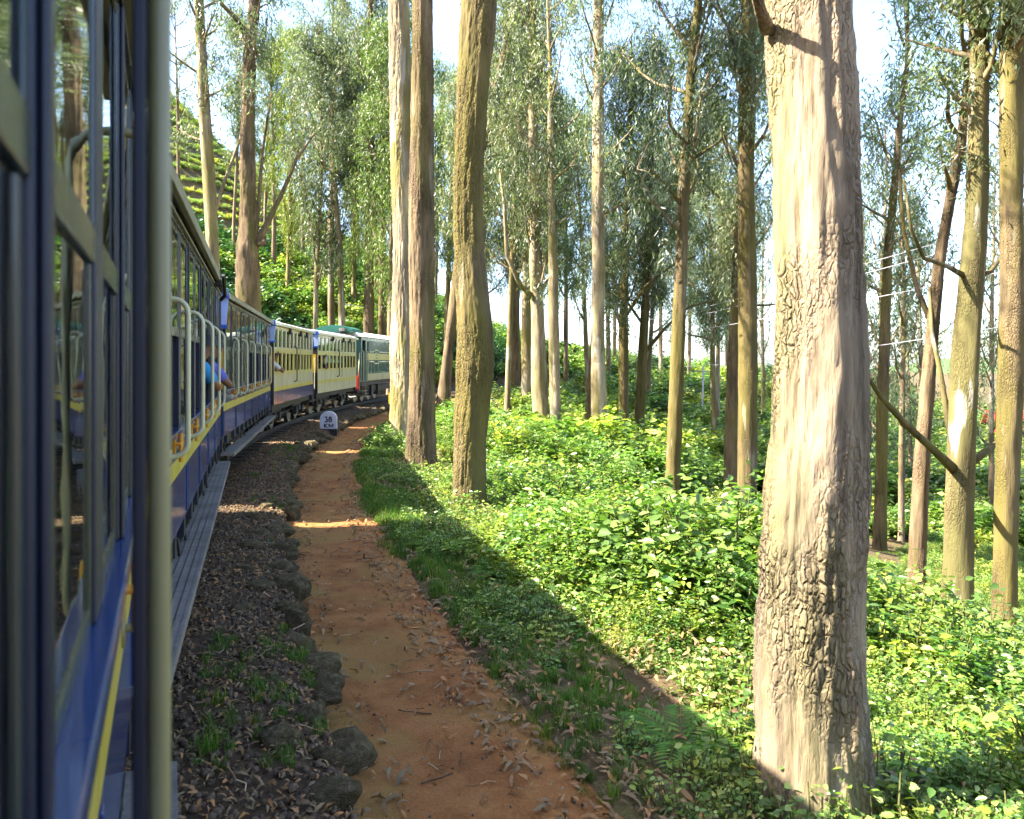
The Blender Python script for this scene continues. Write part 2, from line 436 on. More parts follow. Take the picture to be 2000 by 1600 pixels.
# ------------------------------------------------------------------ terrain
CX, CY, RT = 65.9, 31.0, 74.0        # centre and radius of the curve of the track
def dof(X, Y):
    return RT - np.hypot(np.asarray(X, float)-CX, np.asarray(Y, float)-CY)
def phi(X, Y):
    return np.degrees(np.arctan2(np.asarray(Y, float)-CY, CX-np.asarray(X, float)))
def on_track(th, d):
    """th in degrees (heading to the left), d lateral offset to the right."""
    t = np.radians(th); r = RT-d
    return CX - r*np.cos(t), CY - r*np.sin(t)
def zground(X, Y, fine=True):
    X = np.asarray(X, float); Y = np.asarray(Y, float)
    d = dof(X, Y); p = phi(X, Y)
    zr = np.interp(d, [-2.3, -1.7, 1.6, 2.0, 2.2, 3.1, 3.45, 5, 8, 16, 30, 50, 74],
                      [-.24, -.24, -.28, -.38, -.52, -.52, -.40, -.66, -1.45, -3.65, -6.0, -8.6, -10.5])
    a = np.maximum(-d-2.6, 0)
    hill = np.interp(a, [0, 3, 22, 70, 95, 150, 600], [0, 1.7, 13, 54, 66, 68, 68])
    hf = np.interp(p, [-40, 28, 34, 40, 47, 54, 62, 70, 90], [1, 1, .85, .62, .36, .18, .05, -.10, -.25])
    zl = -.24 + hill*hf
    z = np.where(d > -2.3, zr, zl)
    # the far right opens into a valley
    w = np.clip((p-66)/16, 0, 1); w = w*w*(3-2*w)
    far = np.clip((np.hypot(X, Y)-55)/60, 0, 1)
    z = z*(1-w*far) + (-9.0)*(w*far)
    n1 = fbm(X*.22, Y*.22, 3.1, 4, 7)-.47
    amp = np.interp(np.abs(d-1.0), [0, 3.2, 6, 15, 60], [0, .02, .25, .8, 2.2])
    z = z + n1*amp
    if fine:
        z = z + (fbm(X*2.3, Y*2.3, 1.7, 3, 21)-.44)*np.interp(d, [2.9, 3.2, 4], [.015, .07, .12])
    return z
def zg(x, y): return float(zground(np.array([x]), np.array([y]))[0])
def ray_ground(u, v):
    Y = np.linspace(3, 140, 2741)
    X = (u-1000)/FPX*Y; Z = CAM_H-(v-HZ)/FPX*Y
    g = zground(X, Y, False)
    i = np.argmax(Z <= g)
    return (X[i], Y[i], g[i]) if Z[i] <= g[i] else (X[-1], Y[-1], g[-1])

def axis_pts(dense0, dense1, step, lo, hi, grow=1.09):
    a = list(np.arange(dense0, dense1, step))
    s = step; x = a[-1]
    while x < hi:
        s *= grow; x += s; a.append(x)
    s = step; x = a[0]; b = []
    while x > lo:
        s *= grow; x -= s; b.append(x)
    return np.array(b[::-1]+a)
xs = axis_pts(-9.5, 6.0, .11, -420, 700)
ys = axis_pts(1.5, 27.0, .11, -60, 900)
GX, GY = np.meshgrid(xs, ys)
GZ = zground(GX, GY)
nx, ny = len(xs), len(ys)
idx = np.arange(nx*ny).reshape(ny, nx)
F = np.stack([idx[:-1, :-1], idx[:-1, 1:], idx[1:, 1:], idx[1:, :-1]], -1).reshape(-1, 4)
ground = link('ground', mesh_np('ground', np.stack([GX, GY, GZ], -1).reshape(-1, 3), F, [M['soil']], smooth=True))
tag(ground, kind='structure')

def strip(name, th, ds, zfun, mat):
    T, D = np.meshgrid(th, ds, indexing='ij')
    X, Y = on_track(T, D)
    Z = zfun(X, Y, D, T)
    n0, n1 = T.shape
    id_ = np.arange(n0*n1).reshape(n0, n1)
    F = np.stack([id_[:-1, :-1], id_[:-1, 1:], id_[1:, 1:], id_[1:, :-1]], -1).reshape(-1, 4)
    o = link(name, mesh_np(name, np.stack([X, Y, Z], -1).reshape(-1, 3), F, [mat], smooth=True))
    return tag(o, kind='structure')
th_near = np.concatenate([np.arange(26, -12, -.07), np.arange(-12, -75, -.6)])
ballast = strip('ballast_bed', th_near, np.concatenate([np.linspace(-2.3, 1.0, 14), np.linspace(1.05, 2.06, 16)]),
    lambda X, Y, D, T: np.interp(D, [-2.3, -1.5, 1.2, 1.8, 2.0, 2.06], [-.30, -.17, -.17, -.21, -.27, -.50])
        + (fbm(X*3, Y*3, .5, 4, 3)-.47)*.12*np.clip((2.1-D), 0, 1), M['ballast'])
def path_edge(T): return 0
path = strip('earth_path', th_near, np.linspace(1.95, 3.75, 22),
    lambda X, Y, D, T: np.interp(D, [1.95, 2.15, 2.6, 3.1, 3.75], [-.40, -.415, -.44, -.42, -.47])
        + (fbm(X*1.6, Y*1.6, 9.5, 4, 31)-.47)*.05, M['path'])

# ------------------------------------------------------------------ rails and sleepers
track = tag(empty('railway_track'), kind='structure')
ths = np.concatenate([np.arange(34, -12, -.25), np.arange(-12, -75, -1.0)])
for g in (-.53, .53):
    mb = MB()
    prof = [(-.06, -.13), (.06, -.13), (.06, -.115), (.012, -.09), (.012, -.035), (.033, -.025), (.033, 0), (-.033, 0), (-.033, -.025), (-.012, -.035), (-.012, -.09), (-.06, -.115)]
    for t in ths:
        for (a, z) in prof:
            x, y = on_track(t, g+a); mb.v.append((float(x), float(y), z))
    k = len(prof)
    for i in range(len(ths)-1):
        for j in range(k):
            a0 = i*k+j; a1 = i*k+(j+1) % k
            mb.f.append((a0, a1, a1+k, a0+k)); mb.m.append(0)
    mb.build('rail', M['iron'], track)
sm = MB().box(-.95, .95, -.11, .11, -.25, -.13).build('sleeper', M['wood'], track, bevel=.01)
i = 0
for t in np.arange(12, -16, -.54):
    o = sm if i == 0 else sm.copy()
    if i: col.objects.link(o)
    x, y = on_track(t, 0); o.location = (float(x), float(y), random.uniform(-.01, .01)); o.rotation_euler = (0, 0, R(t)+random.uniform(-.03, .03)); i += 1

# ------------------------------------------------------------------ carriages
def side_frame(p0, p1, name, x_side=1.05):
    """Empty whose local +y runs along the carriage from p0 to p1 (points on the right-hand body side), x=x_side on that side."""
    a = Vector((p0[0], p0[1], 0)); b = Vector((p1[0], p1[1], 0))
    dirv = (b-a); Ln = dirv.length; dirv.normalize()
    rz = math.atan2(-dirv.x, dirv.y)
    right = Vector((math.cos(rz), math.sin(rz), 0))
    return empty(name, a-right*x_side, rz), Ln

def dhandle(mb, y, x0, x1, z0, z1, r, rr=.09, n=10, m=0):
    pts = [(x0, y, z0)]
    for k in range(6):
        a = math.pi/2*k/5
        pts.append((x1-rr+rr*math.sin(a), y, z0+rr-rr*math.cos(a)))
    for k in range(6):
        a = math.pi/2*k/5
        pts.append((x1-rr+rr*math.cos(a), y, z1-rr+rr*math.sin(a)))
    pts.append((x0, y, z1))
    mb.tube(pts, r, n, m)

def roof_shell(car, L, hw=1.12, ze=2.98, rise=.34, mat='roofgrey', gut='gutter', over=.10):
    pr = []
    for k in range(13):
        a = -1+2*k/12
        pr.append((hw*a, ze+rise*(1-a*a)**.8))
    pr2 = [(x*.985, z-.05) for x, z in reversed(pr)]
    MB().prism(pr+pr2, 'y', -over, L+over).build('roof', M[mat], car, bevel=.004)
    for s in (-1, 1):
        MB().box(s*hw-.02, s*hw+.02, -over, L+over, ze-.06, ze+.025).build('gutter', M[gut], car, bevel=.006)

def bogie(car, y, r=.34):
    b = MB()
    for s in (-1, 1):
        b.prism([(y-.95, .42), (y-.75, .30), (y+.75, .30), (y+.95, .42), (y+.6, .62), (y-.6, .62)], 'x', s*.72-.04, s*.72+.04)
        for q in (-.6, .6):
            b.box(s*.80-.06, s*.80+.06, y+q-.12, y+q+.12, .24, .50)
        for k in range(5):
            b.box(s*.80-.05, s*.80+.05, y-.28+.03*k, y+.28-.03*k, .36+.03*k, .385+.03*k)
    b.box(-.75, .75, y-.18, y+.18, .40, .66)
    bo = b.build('bogie', M['iron'], car, bevel=.008)
    for q in (-.6, .6):
        w = MB()
        for s in (-1, 1):
            w.disc((s*.55, y+q, r), r, .09, 20); w.disc((s*.49, y+q, r), r+.03, .025, 20)
        w.tube([(-.7, y+q, r), (.7, y+q, r)], .05, 8)
        w.build('wheelset', M['steel'], bo)
    return bo

def end_wall(car, y, L, rear=True, band='ochre'):
    s = -1 if rear else 1
    w = MB()
    w.box(-1.03, 1.03, y-.03, y+.03, .60, 1.52)
    w.box(-1.03, -.42, y-.03, y+.03, 1.52, 2.98); w.box(.42, 1.03, y-.03, y+.03, 1.52, 2.98)
    w.box(-.42, .42, y-.03, y+.03, 2.3, 2.98)
    pr = [(1.06*a, 2.98+.30*(1-a*a)**.8) for a in [-1+2*k/10 for k in range(11)]]
    w.prism(pr, 'y', y-.03, y+.03)
    e = w.build('end_wall', M['navy_dark'], car)
    b = MB(); ya = y+s*.03; yb = y+s*.036
    for (xa, xb) in ((.44, 1.04), (-1.04, -.44)):
        MB().box(xa, xb, min(ya, yb), max(ya, yb), 1.55, 2.22).build('end_band', M[band], e)
    g = MB()
    for xx in (.98, .60):
        g.tube([(xx, y, .95), (xx, y+s*.09, .99), (xx, y+s*.09, 2.05), (xx, y, 2.09)], .014, 8)
    g.build('end_handrail', M['rail_cream'], e)
    bf = MB()
    bf.box(-.95, .95, y-.02, y+.10*s if s > 0 else y+.02, .50, .82) if s > 0 else bf.box(-.95, .95, y-.10, y+.02, .50, .82)
    bf.tube([(0, y, .66), (0, y+s*.26, .66)], .07, 12); bf.disc((0, y, .66), .01, .01, 6)
    bf.build('buffer_beam', M['iron'], e)
    return e

def underframe(car, L):
    u = MB()
    u.box(.86, .94, .05, L-.05, .62, .80); u.box(-.94, -.86, .05, L-.05, .62, .80)
    u.box(-.86, .86, .05, L-.05, .72, .80)
    u.box(-.5, .5, L/2-.7, L/2+.7, .38, .70)
    u.tube([(.7, L*.25, .55), (.7, L*.4, .40), (.7, L*.6, .40), (.7, L*.75, .55)], .025, 6)
    u.build('underframe', M['iron'], car)
    bogie(car, 1.45); bogie(car, L-1.45)

def footboard(car, L, x0=.99, x1=1.19, z=.58, a=.1, b=None, seg=2.6):
    b = b or L-.1
    y = a
    while y < b-.2:
        y2 = min(y+seg, b)
        f = MB(); f.box(x0, x1-.02, y+.004, y2-.004, z-.04, z); f.box(x1-.02, x1, y+.004, y2-.004, z-.055, z+.004)
        for k in range(3):
            f.box(x0+.035+.05*k, x0+.042+.05*k, y+.01, y2-.01, z, z+.0025, 1)
        fb = f.build('footboard', [M['board'], M['iron']], car, bevel=.003)
        for q in (y+.25, y2-.25):
            MB().tube([(.9, q, .74), (x0+.02, q, .70), (x0+.04, q, z-.05), (x1-.04, q, z-.05)], .014, 6).build('step_bracket', M['iron'], fb)
        y = y2

def carriage_a(name, p0, p1, label, bay=.66, post=.14, hstart=0, hstep=2, lower_glass=None, phase=0.0, hz=(1.40, 2.355), hoff=.105, latches=None, hr=.0165, strip_at=None, latch_dy=0.0):
    car, L = side_frame(p0, p1, name)
    tag(car, label, 'train carriage', 'blue and cream carriages of the train')
    nb = int((L-phase-.05)//bay)
    S = 1.05
    # unseen far side wall made solid to block sun shafts, floor, backing behind the panels
    sh = MB()
    sh.box(-S, -S+.05, 0.035, L-.035, .82, 2.98)
    sh.box(-S+.05, S-.06, .035, L-.035, .80, .88)
    sh.build('far_side', M['navy'], car)
    bk = MB(); bk.box(S-.06, S-.028, .035, L-.035, .82, 1.50); bk.build('panel_backing', M['black'], car)
    ins = MB()
    ins.box(-S+.051, -S+.06, .04, L-.04, .88, 2.9)
    ins.box(-S+.05, S-.07, .04, L-.04, 2.90, 2.92)
    ins.build('interior_lining', M['interior'], car)
    ycur = .55
    while ycur < L-.6:
        st = MB(); st.box(-S+.08, S-.09, ycur, ycur+.42, 1.24, 1.32); st.box(-S+.08, S-.09, ycur+.36, ycur+.44, 1.32, 1.95); st.box(-S+.1, S-.12, ycur+.04, ycur+.40, .88, 1.24)
        st.build('bench_seat', M['seat'], car, bevel=.015); ycur += 1.32
    # lower side panels, one for each pair of bays, with a narrow joint
    y = .0; edges = [0.0]
    yy = phase
    while yy < L-.3:
        if yy > .25: edges.append(yy)
        yy += bay*hstep
    edges.append(L)
    for a, b in zip(edges[:-1], edges[1:]):
        p = MB(); p.box(S-.028, S, a+.005, b-.005, .84, 1.50)
        p.box(S, S+.010, a+.05, a+.085, .86, 1.20); p.box(S, S+.010, b-.085, b-.05, .86, 1.20)
        pn = p.build('side_panel', M['blue'], car, bevel=.004)
        stp = MB(); stp.box(S, S+.005, a+.006, b-.006, 1.225, 1.335); stp.build('yellow_stripe', M['yellow'], pn)
    for a, b in zip(edges[:-1], edges[1:]):
        for q in (a+.42, b-.25):
            MB().box(S-.05, S-.002, q, q+.12, .70, .84).build('sole_block', M['navy_dark'], car)
    MB().box(S-.09, S+.035, .0, L, 1.502, 1.54).build('sill', M['blue'], car, bevel=.006)
    MB().box(S-.06, S+.012, 0, L, 2.86, 2.985).build('cantrail', M['teal'], car, bevel=.004)
    MB().box(S+.012, S+.03, 0, L, 2.885, 2.905).build('cantrail_bead', M['gutter'], car)
    # posts and windows
    lg = lower_glass or (lambda i: i % 3 != 1)
    ys = [phase+bay*i for i in range(nb+1)]
    if phase > .2:
        MB().box(S-.06, S+.004, 0, .06, 1.54, 2.86).build('post', M['navy'], car, bevel=.006)
    for i, a in enumerate(ys):
        a0 = max(a, .0); a1 = min(a+post, L)
        p = MB(); p.box(S-.055, S+.002, a0, a1, 1.54, 2.86)
        if i % hstep == hstart: p.box(S+.002, S+.012, a0+.02, a0+.06, 1.54, 2.86)
        p.build('post', M['navy'], car, bevel=.005)
        b0 = a1; b1 = min(a+bay, L)
        if b1-b0 < .2: continue
        w = MB()
        w.box(S-.045, S+.001, b0, b1, 2.14, 2.20)              # sash rail
        w.box(S-.04, S-.001, b0, b0+.02, 2.20, 2.86); w.box(S-.04, S-.001, b1-.02, b1, 2.20, 2.86)
        w.box(S-.04, S-.001, b0+.02, b1-.02, 2.82, 2.86)
        low = lg(i)
        if low:
            w.box(S-.05, S-.004, b0, b0+.025, 1.54, 2.14); w.box(S-.05, S-.004, b1-.035, b1, 1.54, 2.14); w.box(S-.05, S-.004, b0+.025, b1-.035, 1.54, 1.58)
        wn_ = w.build('window', M['teal'], car, bevel=.004)
        MB().box(S-.009, S-.004, b0+.02, b1-.02, 2.20, 2.82).build('pane', M['glass'], wn_)
        if low:
            MB().box(S-.013, S-.008, b0+.025, b1-.035, 1.58, 2.14).build('pane', M['glass'], wn_)
        if i % hstep == hstart:
            h = MB(); yh = a0+(a1-a0)*.5
            dhandle(h, yh, S, S+hoff, hz[0], hz[1], hr, .085)
            h.box(S, S+.012, yh-.03, yh+.03, hz[0]-.04, hz[0]+.04); h.box(S, S+.012, yh-.03, yh+.03, hz[1]-.04, hz[1]+.04)
            h.build('handrail', M['rail_cream' if hr > .012 else 'rail_reflection'], car, smooth=True)
            if i == strip_at: MB().box(S+.0775, S+.0905, yh-.012, yh+.012, hz[0]+.02, hz[1]-.02).build('rail_dark_strip', M['navy_dark'], car, bevel=.003)  # added dark strip along the inner edge of the near rail
            if latches and i not in latches: continue
            lt = MB(); yl = a1+.09+latch_dy
            lt.tube([(S, yl, 1.46), (S+.045, yl, 1.46), (S+.05, yl+.01, 1.46), (S+.05, yl+.12, 1.46)], .011, 8)
            lt.box(S, S+.02, yl-.03, yl+.05, 1.40, 1.49); lt.tube([(S+.045, yl+.07, 1.34), (S+.045, yl+.07, 1.52)], .013, 8)
            lt.build('door_latch', M['orange'], car, bevel=.004)
    roof_shell(car, L)
    end_wall(car, .03, L, True); end_wall(car, L-.03, L, False)
    underframe(car, L)
    footboard(car, L)
    return car, L

def carriage_b(name, p0, p1, label, low_mat, up_mat='cream'):
    car, L = side_frame(p0, p1, name)
    tag(car, label, 'train carriage', 'blue and cream carriages of the train')
    S = 1.05
    sh = MB(); sh.box(-S, -S+.05, .035, L-.035, .82, 2.98); sh.box(-S+.05, S-.06, .035, L-.035, .80, .88); sh.build('far_side', M['navy'], car)  # unseen far wall built windowless so no sun passes through
    ins = MB(); ins.box(-S+.051, -S+.06, .04, L-.04, .88, 2.9); ins.box(-S+.05, S-.07, .04, L-.04, 2.90, 2.92); ins.build('interior_lining', M['interior'], car)
    bk = MB(); bk.box(S-.06, S-.03, .035, L-.035, .82, 1.6); bk.build('panel_backing', M['black'], car)
    nbd = int(L/.115); wb = L/nbd
    mid = L*.5
    bd_lo = MB(); bd_hi = MB()
    for i in range(nbd):
        a = i*wb+.004; b = (i+1)*wb-.004
        j = random.uniform(0, .004)
        bd_lo.box(S-.03, S+j, a, b, .80, 1.175); bd_hi.box(S-.03, S+j, a, b, 1.175, 1.60)
    bd_lo.build('lower_boarding', M[low_mat], car); bd_hi.build('waist_boarding', M[up_mat], car)
    MB().box(S+.004, S+.010, 0, L, 1.16, 1.27).build('yellow_stripe', M['yellow'], car)
    ys = [.12+i*(mid-.35-.12)/5 for i in range(6)]
    cells = list(zip(ys[:-1], ys[1:])) + [(mid-.28, mid+.28)] + [(L-b, L-a) for a, b in list(zip(ys[:-1], ys[1:]))][::-1]
    bands = MB()
    bands.box(S-.04, S+.006, 0, L, 1.60, 1.69); bands.box(S-.04, S+.006, 0, L, 2.19, 2.33); bands.box(S-.04, S+.006, 0, L, 2.86, 2.985)
    bo = bands.build('side_band', M['cream_y'], car, bevel=.004)
    prev = 0.0
    for (a, b) in cells:
        mg = .075
        p = MB(); p.box(S-.04, S+.004, prev, a+mg, 1.69, 2.19); p.build('pillar', M['cream_y'], car, bevel=.01)
        p = MB(); p.box(S-.04, S+.004, prev, a+mg, 2.33, 2.86); p.build('upper_pillar', M[up_mat], car, bevel=.004)
        w = MB()
        for (y0, y1) in ((a+mg, a+mg+.02), (b-mg-.02, b-mg)):
            w.box(S-.035, S-.01, y0, y1, 2.33, 2.86)
        w.box(S-.035, S-.01, a+mg, b-mg, 2.33, 2.36); w.box(S-.035, S-.01, a+mg, b-mg, 2.83, 2.86)
        wi = w.build('window', M[up_mat], car)
        MB().box(S-.026, S-.02, a+mg+.02, b-mg-.02, 2.36, 2.83).build('pane', M['glass'], wi)
        # rounded corners of the open slot
        c = MB(); r = .05
        for (yy, sy) in ((a+mg, 1), (b-mg, -1)):
            for (zz, sz) in ((1.69, 1), (2.19, -1)):
                pr = [(yy, zz)] + [(yy+sy*(r-r*math.sin(t)), zz+sz*(r-r*math.cos(t))) for t in [math.pi/2*k/4 for k in range(5)]]
                c.prism(pr, 'x', S-.04, S+.003)
        c.build('slot_corner', M['cream_y'], car)
        prev = b-mg
    p = MB(); p.box(S-.04, S+.004, prev, L, 1.69, 2.19); p.build('pillar', M['cream_y'], car)
    p = MB(); p.box(S-.04, S+.004, prev, L, 2.33, 2.86); p.build('upper_pillar', M[up_mat], car)
    h = MB(); dhandle(h, mid-.33, S, S+.10, 1.35, 2.42, .016, .08); h.build('handrail', M['black'], car, smooth=True)
    h = MB(); dhandle(h, mid+.33, S, S+.10, 1.35, 2.42, .016, .08); h.build('handrail', M['rail_cream'], car, smooth=True)
    for q in (.35, .62, .80):
        v = MB(); v.box(S+.006, S+.05, L*q-.09, L*q+.09, 2.76, 2.93); v.box(S+.05, S+.06, L*q-.07, L*q+.07, 2.78, 2.90); v.build('ventilator', M['navy_dark'], car, bevel=.006)
    ycur = .4
    while ycur < L-.6:
        st = MB(); st.box(-S+.08, S-.09, ycur, ycur+.42, 1.24, 1.32); st.box(-S+.08, S-.09, ycur+.36, ycur+.44, 1.32, 1.9); st.build('bench_seat', M['seat'], car); ycur += 1.3
    MB().box(S-.03, S+.02, -.01, .04, .8, 2.98).build('corner_post', M['ochre'] if False else M['navy_dark'], car)
    MB().box(S+.02, S+.026, -.01, .04, 1.55, 2.22).build('corner_band', M['ochre'], car)
    roof_shell(car, L, ze=2.99, rise=.22, mat='white_roof', gut='cream')
    end_wall(car, .03, L, True); end_wall(car, L-.03, L, False)
    underframe(car, L)
    return car, L

def end_plate(car, y=-.02, mat='blue_sheen'):  # top corner piece of the end wall, sky sheen painted on its plate
    b = MB(); b.prism([(.93, 2.92), (1.13, 2.92), (1.10, 2.52), (.97, 2.52)], 'y', y-.05, y-.035)
    b.build('end_corner_plate', M[mat], car, bevel=.004)
    t = MB(); t.prism([(.91, 2.92), (1.15, 2.92), (1.13, 3.06), (.93, 3.06)], 'y', y-.10, y-.0); t.box(.95, 1.12, y-.07, y-.0, 2.46, 2.52)
    t.build('end_corner_hood', M['blue_bright'], car, bevel=.006)

def xl(c, k, Y): return (c+k*Y, Y)
# the carriage the camera leans out of
carriage0, L0 = carriage_a('railway_carriage', xl(-.12, -.449, -5.2), xl(-.12, -.449, 2.72),
    'blue carriage side close by with tall glass panes and a cream grab rail', phase=.50, post=.15, hstart=1, lower_glass=lambda i: True, hz=(1.30, 2.56), hoff=.102, latches=(11,), hr=.0115, strip_at=9, latch_dy=-.40)
carriage1, L1 = carriage_a('railway_carriage', xl(-.534, -.331, 3.2), xl(-.534, -.331, 10.95),
    'blue carriage with cream grab rails where a person leans from a window', phase=.12, hstart=0, lower_glass=lambda i: i in (1, 3, 6, 9))
e0 = (-4.27-.07, 11.55); e1 = (-6.18-.07, 19.85)
carriage2, L2 = carriage_a('railway_carriage', e0, e1, 'third blue carriage with glazed upper windows and pale blue sheen on its end corner plate', phase=.2, hstart=1, lower_glass=lambda i: i < 5)
carriage3, L3 = carriage_b('railway_carriage', (-6.35, 20.4), (-7.06, 27.2), 'boarded carriage with narrow slot windows and blue lower boards', 'blue', 'cream')
carriage4, L4 = carriage_b('railway_carriage', (-7.05, 27.75), (-7.06, 34.8), 'pale boarded carriage with narrow slot windows next to the engine', 'cream', 'cream')  # lower boards are blue; the cream paints in their reflections
end_plate(carriage2); end_plate(carriage4); end_plate(carriage3)
bk = MB(); bk.tube([(1.08, L1-2.0, 2.95), (1.17, L1-2.0, 2.99), (1.18, L1-1.75, 2.78), (1.13, L1-1.7, 2.72)], .022, 6); bk.box(1.06, 1.15, L1-2.1, L1-1.7, 2.88, 2.93)
bk.build('eave_bracket', M['iron'], carriage1)

# ------------------------------------------------------------------ locomotive
def locomotive(p0, p1):
    eng, L = side_frame(p0, p1, 'locomotive', 1.12)
    tag(eng, 'green engine with cream lining and red buffer beam at the head of the train', 'locomotive')
    S = 1.12
    b = MB(); b.box(-S, S, 1.15, L, 1.02, 3.10); b.box(-S, -S+.06, .15, 1.15, 1.02, 3.10); b.box(-S, S, .15, 1.15, 1.00, 1.06)
    b.box(S-.06, S, .15, .28, 1.02, 3.10); b.box(S-.06, S, .95, 1.15, 1.02, 3.10); b.box(S-.06, S, .28, .95, 2.95, 3.10)
    b.box(-S+.06, S-.06, .15, .20, 1.02, 3.10)
    body = b.build('engine_body', M['lgreen'], eng, bevel=.01)
    for i in range(28):
        y = 1.2+i*(L-1.3)/28
        MB().box(S, S+.014, y, y+.012, 1.45, 2.95).build('panel_rib', M['navy_dark'], body)
    for y in (1.30, 1.52):
        w = MB(); w.box(S, S+.02, y, y+.13, 2.35, 2.90); w.build('window', M['black'], eng)
    w = MB(); w.box(S, S+.02, 1.30, 1.42, 1.95, 2.20); w.build('window', M['black'], eng)
    def band(y0, y1, z0, z1, m, x=.018): MB().box(S, S+x, y0, y1, z0, z1).build('cream_band', M[m], body)
    band(1.15, L, 2.02, 2.34, 'cream_y'); band(1.15, L, 1.02, 1.36, 'cream', .016)
    for (z, dz) in ((2.42, 1), (1.94, -1)):
        ln = MB(); c = 3.0
        P = [(1.6, z), (c-.55, z), (c-.4, z+dz*.09), (c+.4, z+dz*.09), (c+.55, z), (L-.1, z)]
        ln.tube([(S+.02, a, q) for a, q in P], .028, 6); ln.build('lining', M['cream_y'], body)
    cr = MB(); cr.box(S+.018, S+.026, 2.75, 3.25, 2.02, 2.36); cr.build('number_panel', M['cream'], body)
    cl = MB()
    for q in (2.82, 2.95, 3.07):
        cl.box(S+.026, S+.030, q, q+.08, 2.23, 2.31)
    for q in (2.82, 2.92, 3.02, 3.12):
        cl.box(S+.026, S+.030, q, q+.06, 2.08, 2.15)
    cl.build('worn_lettering', M['lgreen'], body)
    # roofs
    pr = [(1.26*a, 3.10+.34*(1-a*a)**.8) for a in [-1+2*k/12 for k in range(13)]]
    MB().prism(pr, 'y', -.05, L+.1).build('cab_roof', M['white_roof'], eng)
    pr = [(1.0*a-.1, 3.28+.36*(1-a*a)**.6) for a in [-1+2*k/12 for k in range(13)]]
    g = MB().prism(pr, 'y', -.25, 1.6).build('green_roof_hood', M['lgreen_roof'], eng)
    MB().tube([(.35, -.27, 3.34), (.35, -.27, 3.50)], [.16, .16], 14).build('roof_lamp', M['steel'], eng)
    # underneath
    u = MB(); u.box(-S+.05, S-.05, 0, L, .80, 1.0); u.box(.6, .85, .4, L-.3, .45, .75)
    for y in (1.5, 2.9, 4.3): u.box(.70, .95, y-.15, y+.15, .25, .78)
    fr = u.build('engine_frame', M['iron'], eng)
    for y in (.95, 2.2, 3.5, 4.8):
        w = MB()
        for s in (-1, 1): w.disc((s*.55, y, .42), .42, .10, 22); w.disc((s*.66, y, .42), .09, .10, 10)
        w.build('wheelset', M['steel'], fr)
    r = MB(); r.tube([(.78, .95, .36), (.78, 3.5, .36)], .04, 8); r.tube([(.78, 3.5, .36), (.78, 5.2, .75)], .035, 8); r.build('side_rod', M['steel'], fr)
    bb = MB(); bb.box(-1.08, 1.08, -.14, .0, .62, 1.30); bb.box(.62, 1.05, -.16, -.14, .70, 1.22)
    bb.build('buffer_beam', M['red'], eng, bevel=.01)
    hr = MB()
    for x in (1.05, .72): hr.tube([(x, -.08, 1.30), (x, -.06, 1.6), (x, .06, 2.30), (x, .14, 2.34)], .022, 8)
    dhandle(hr, .24, S, S+.09, 1.0, 2.45, .022, .08); dhandle(hr, 1.0, S, S+.09, 1.0, 2.45, .022, .08)
    hr.build('handrail', M['rail_cream'], eng, smooth=True)
    st = MB()
    for z in (.30, .55, .80): st.box(S-.14, S+.10, .42, .86, z, z+.03)
    st.tube([(S, .42, .30), (S, .42, .95)], .016, 6); st.tube([(S, .86, .30), (S, .86, .95)], .016, 6)
    st.build('cab_step', M['steel'], eng)
    ps = MB(); ps.tube([(.5, -.16, .62), (.5, -.3, .40), (.75, -.3, .30), (.95, -.2, .34)], .03, 8); ps.build('brake_hose', M['white_roof'], eng)
locomotive((-7.02, 35.6), (-6.55, 43.2))

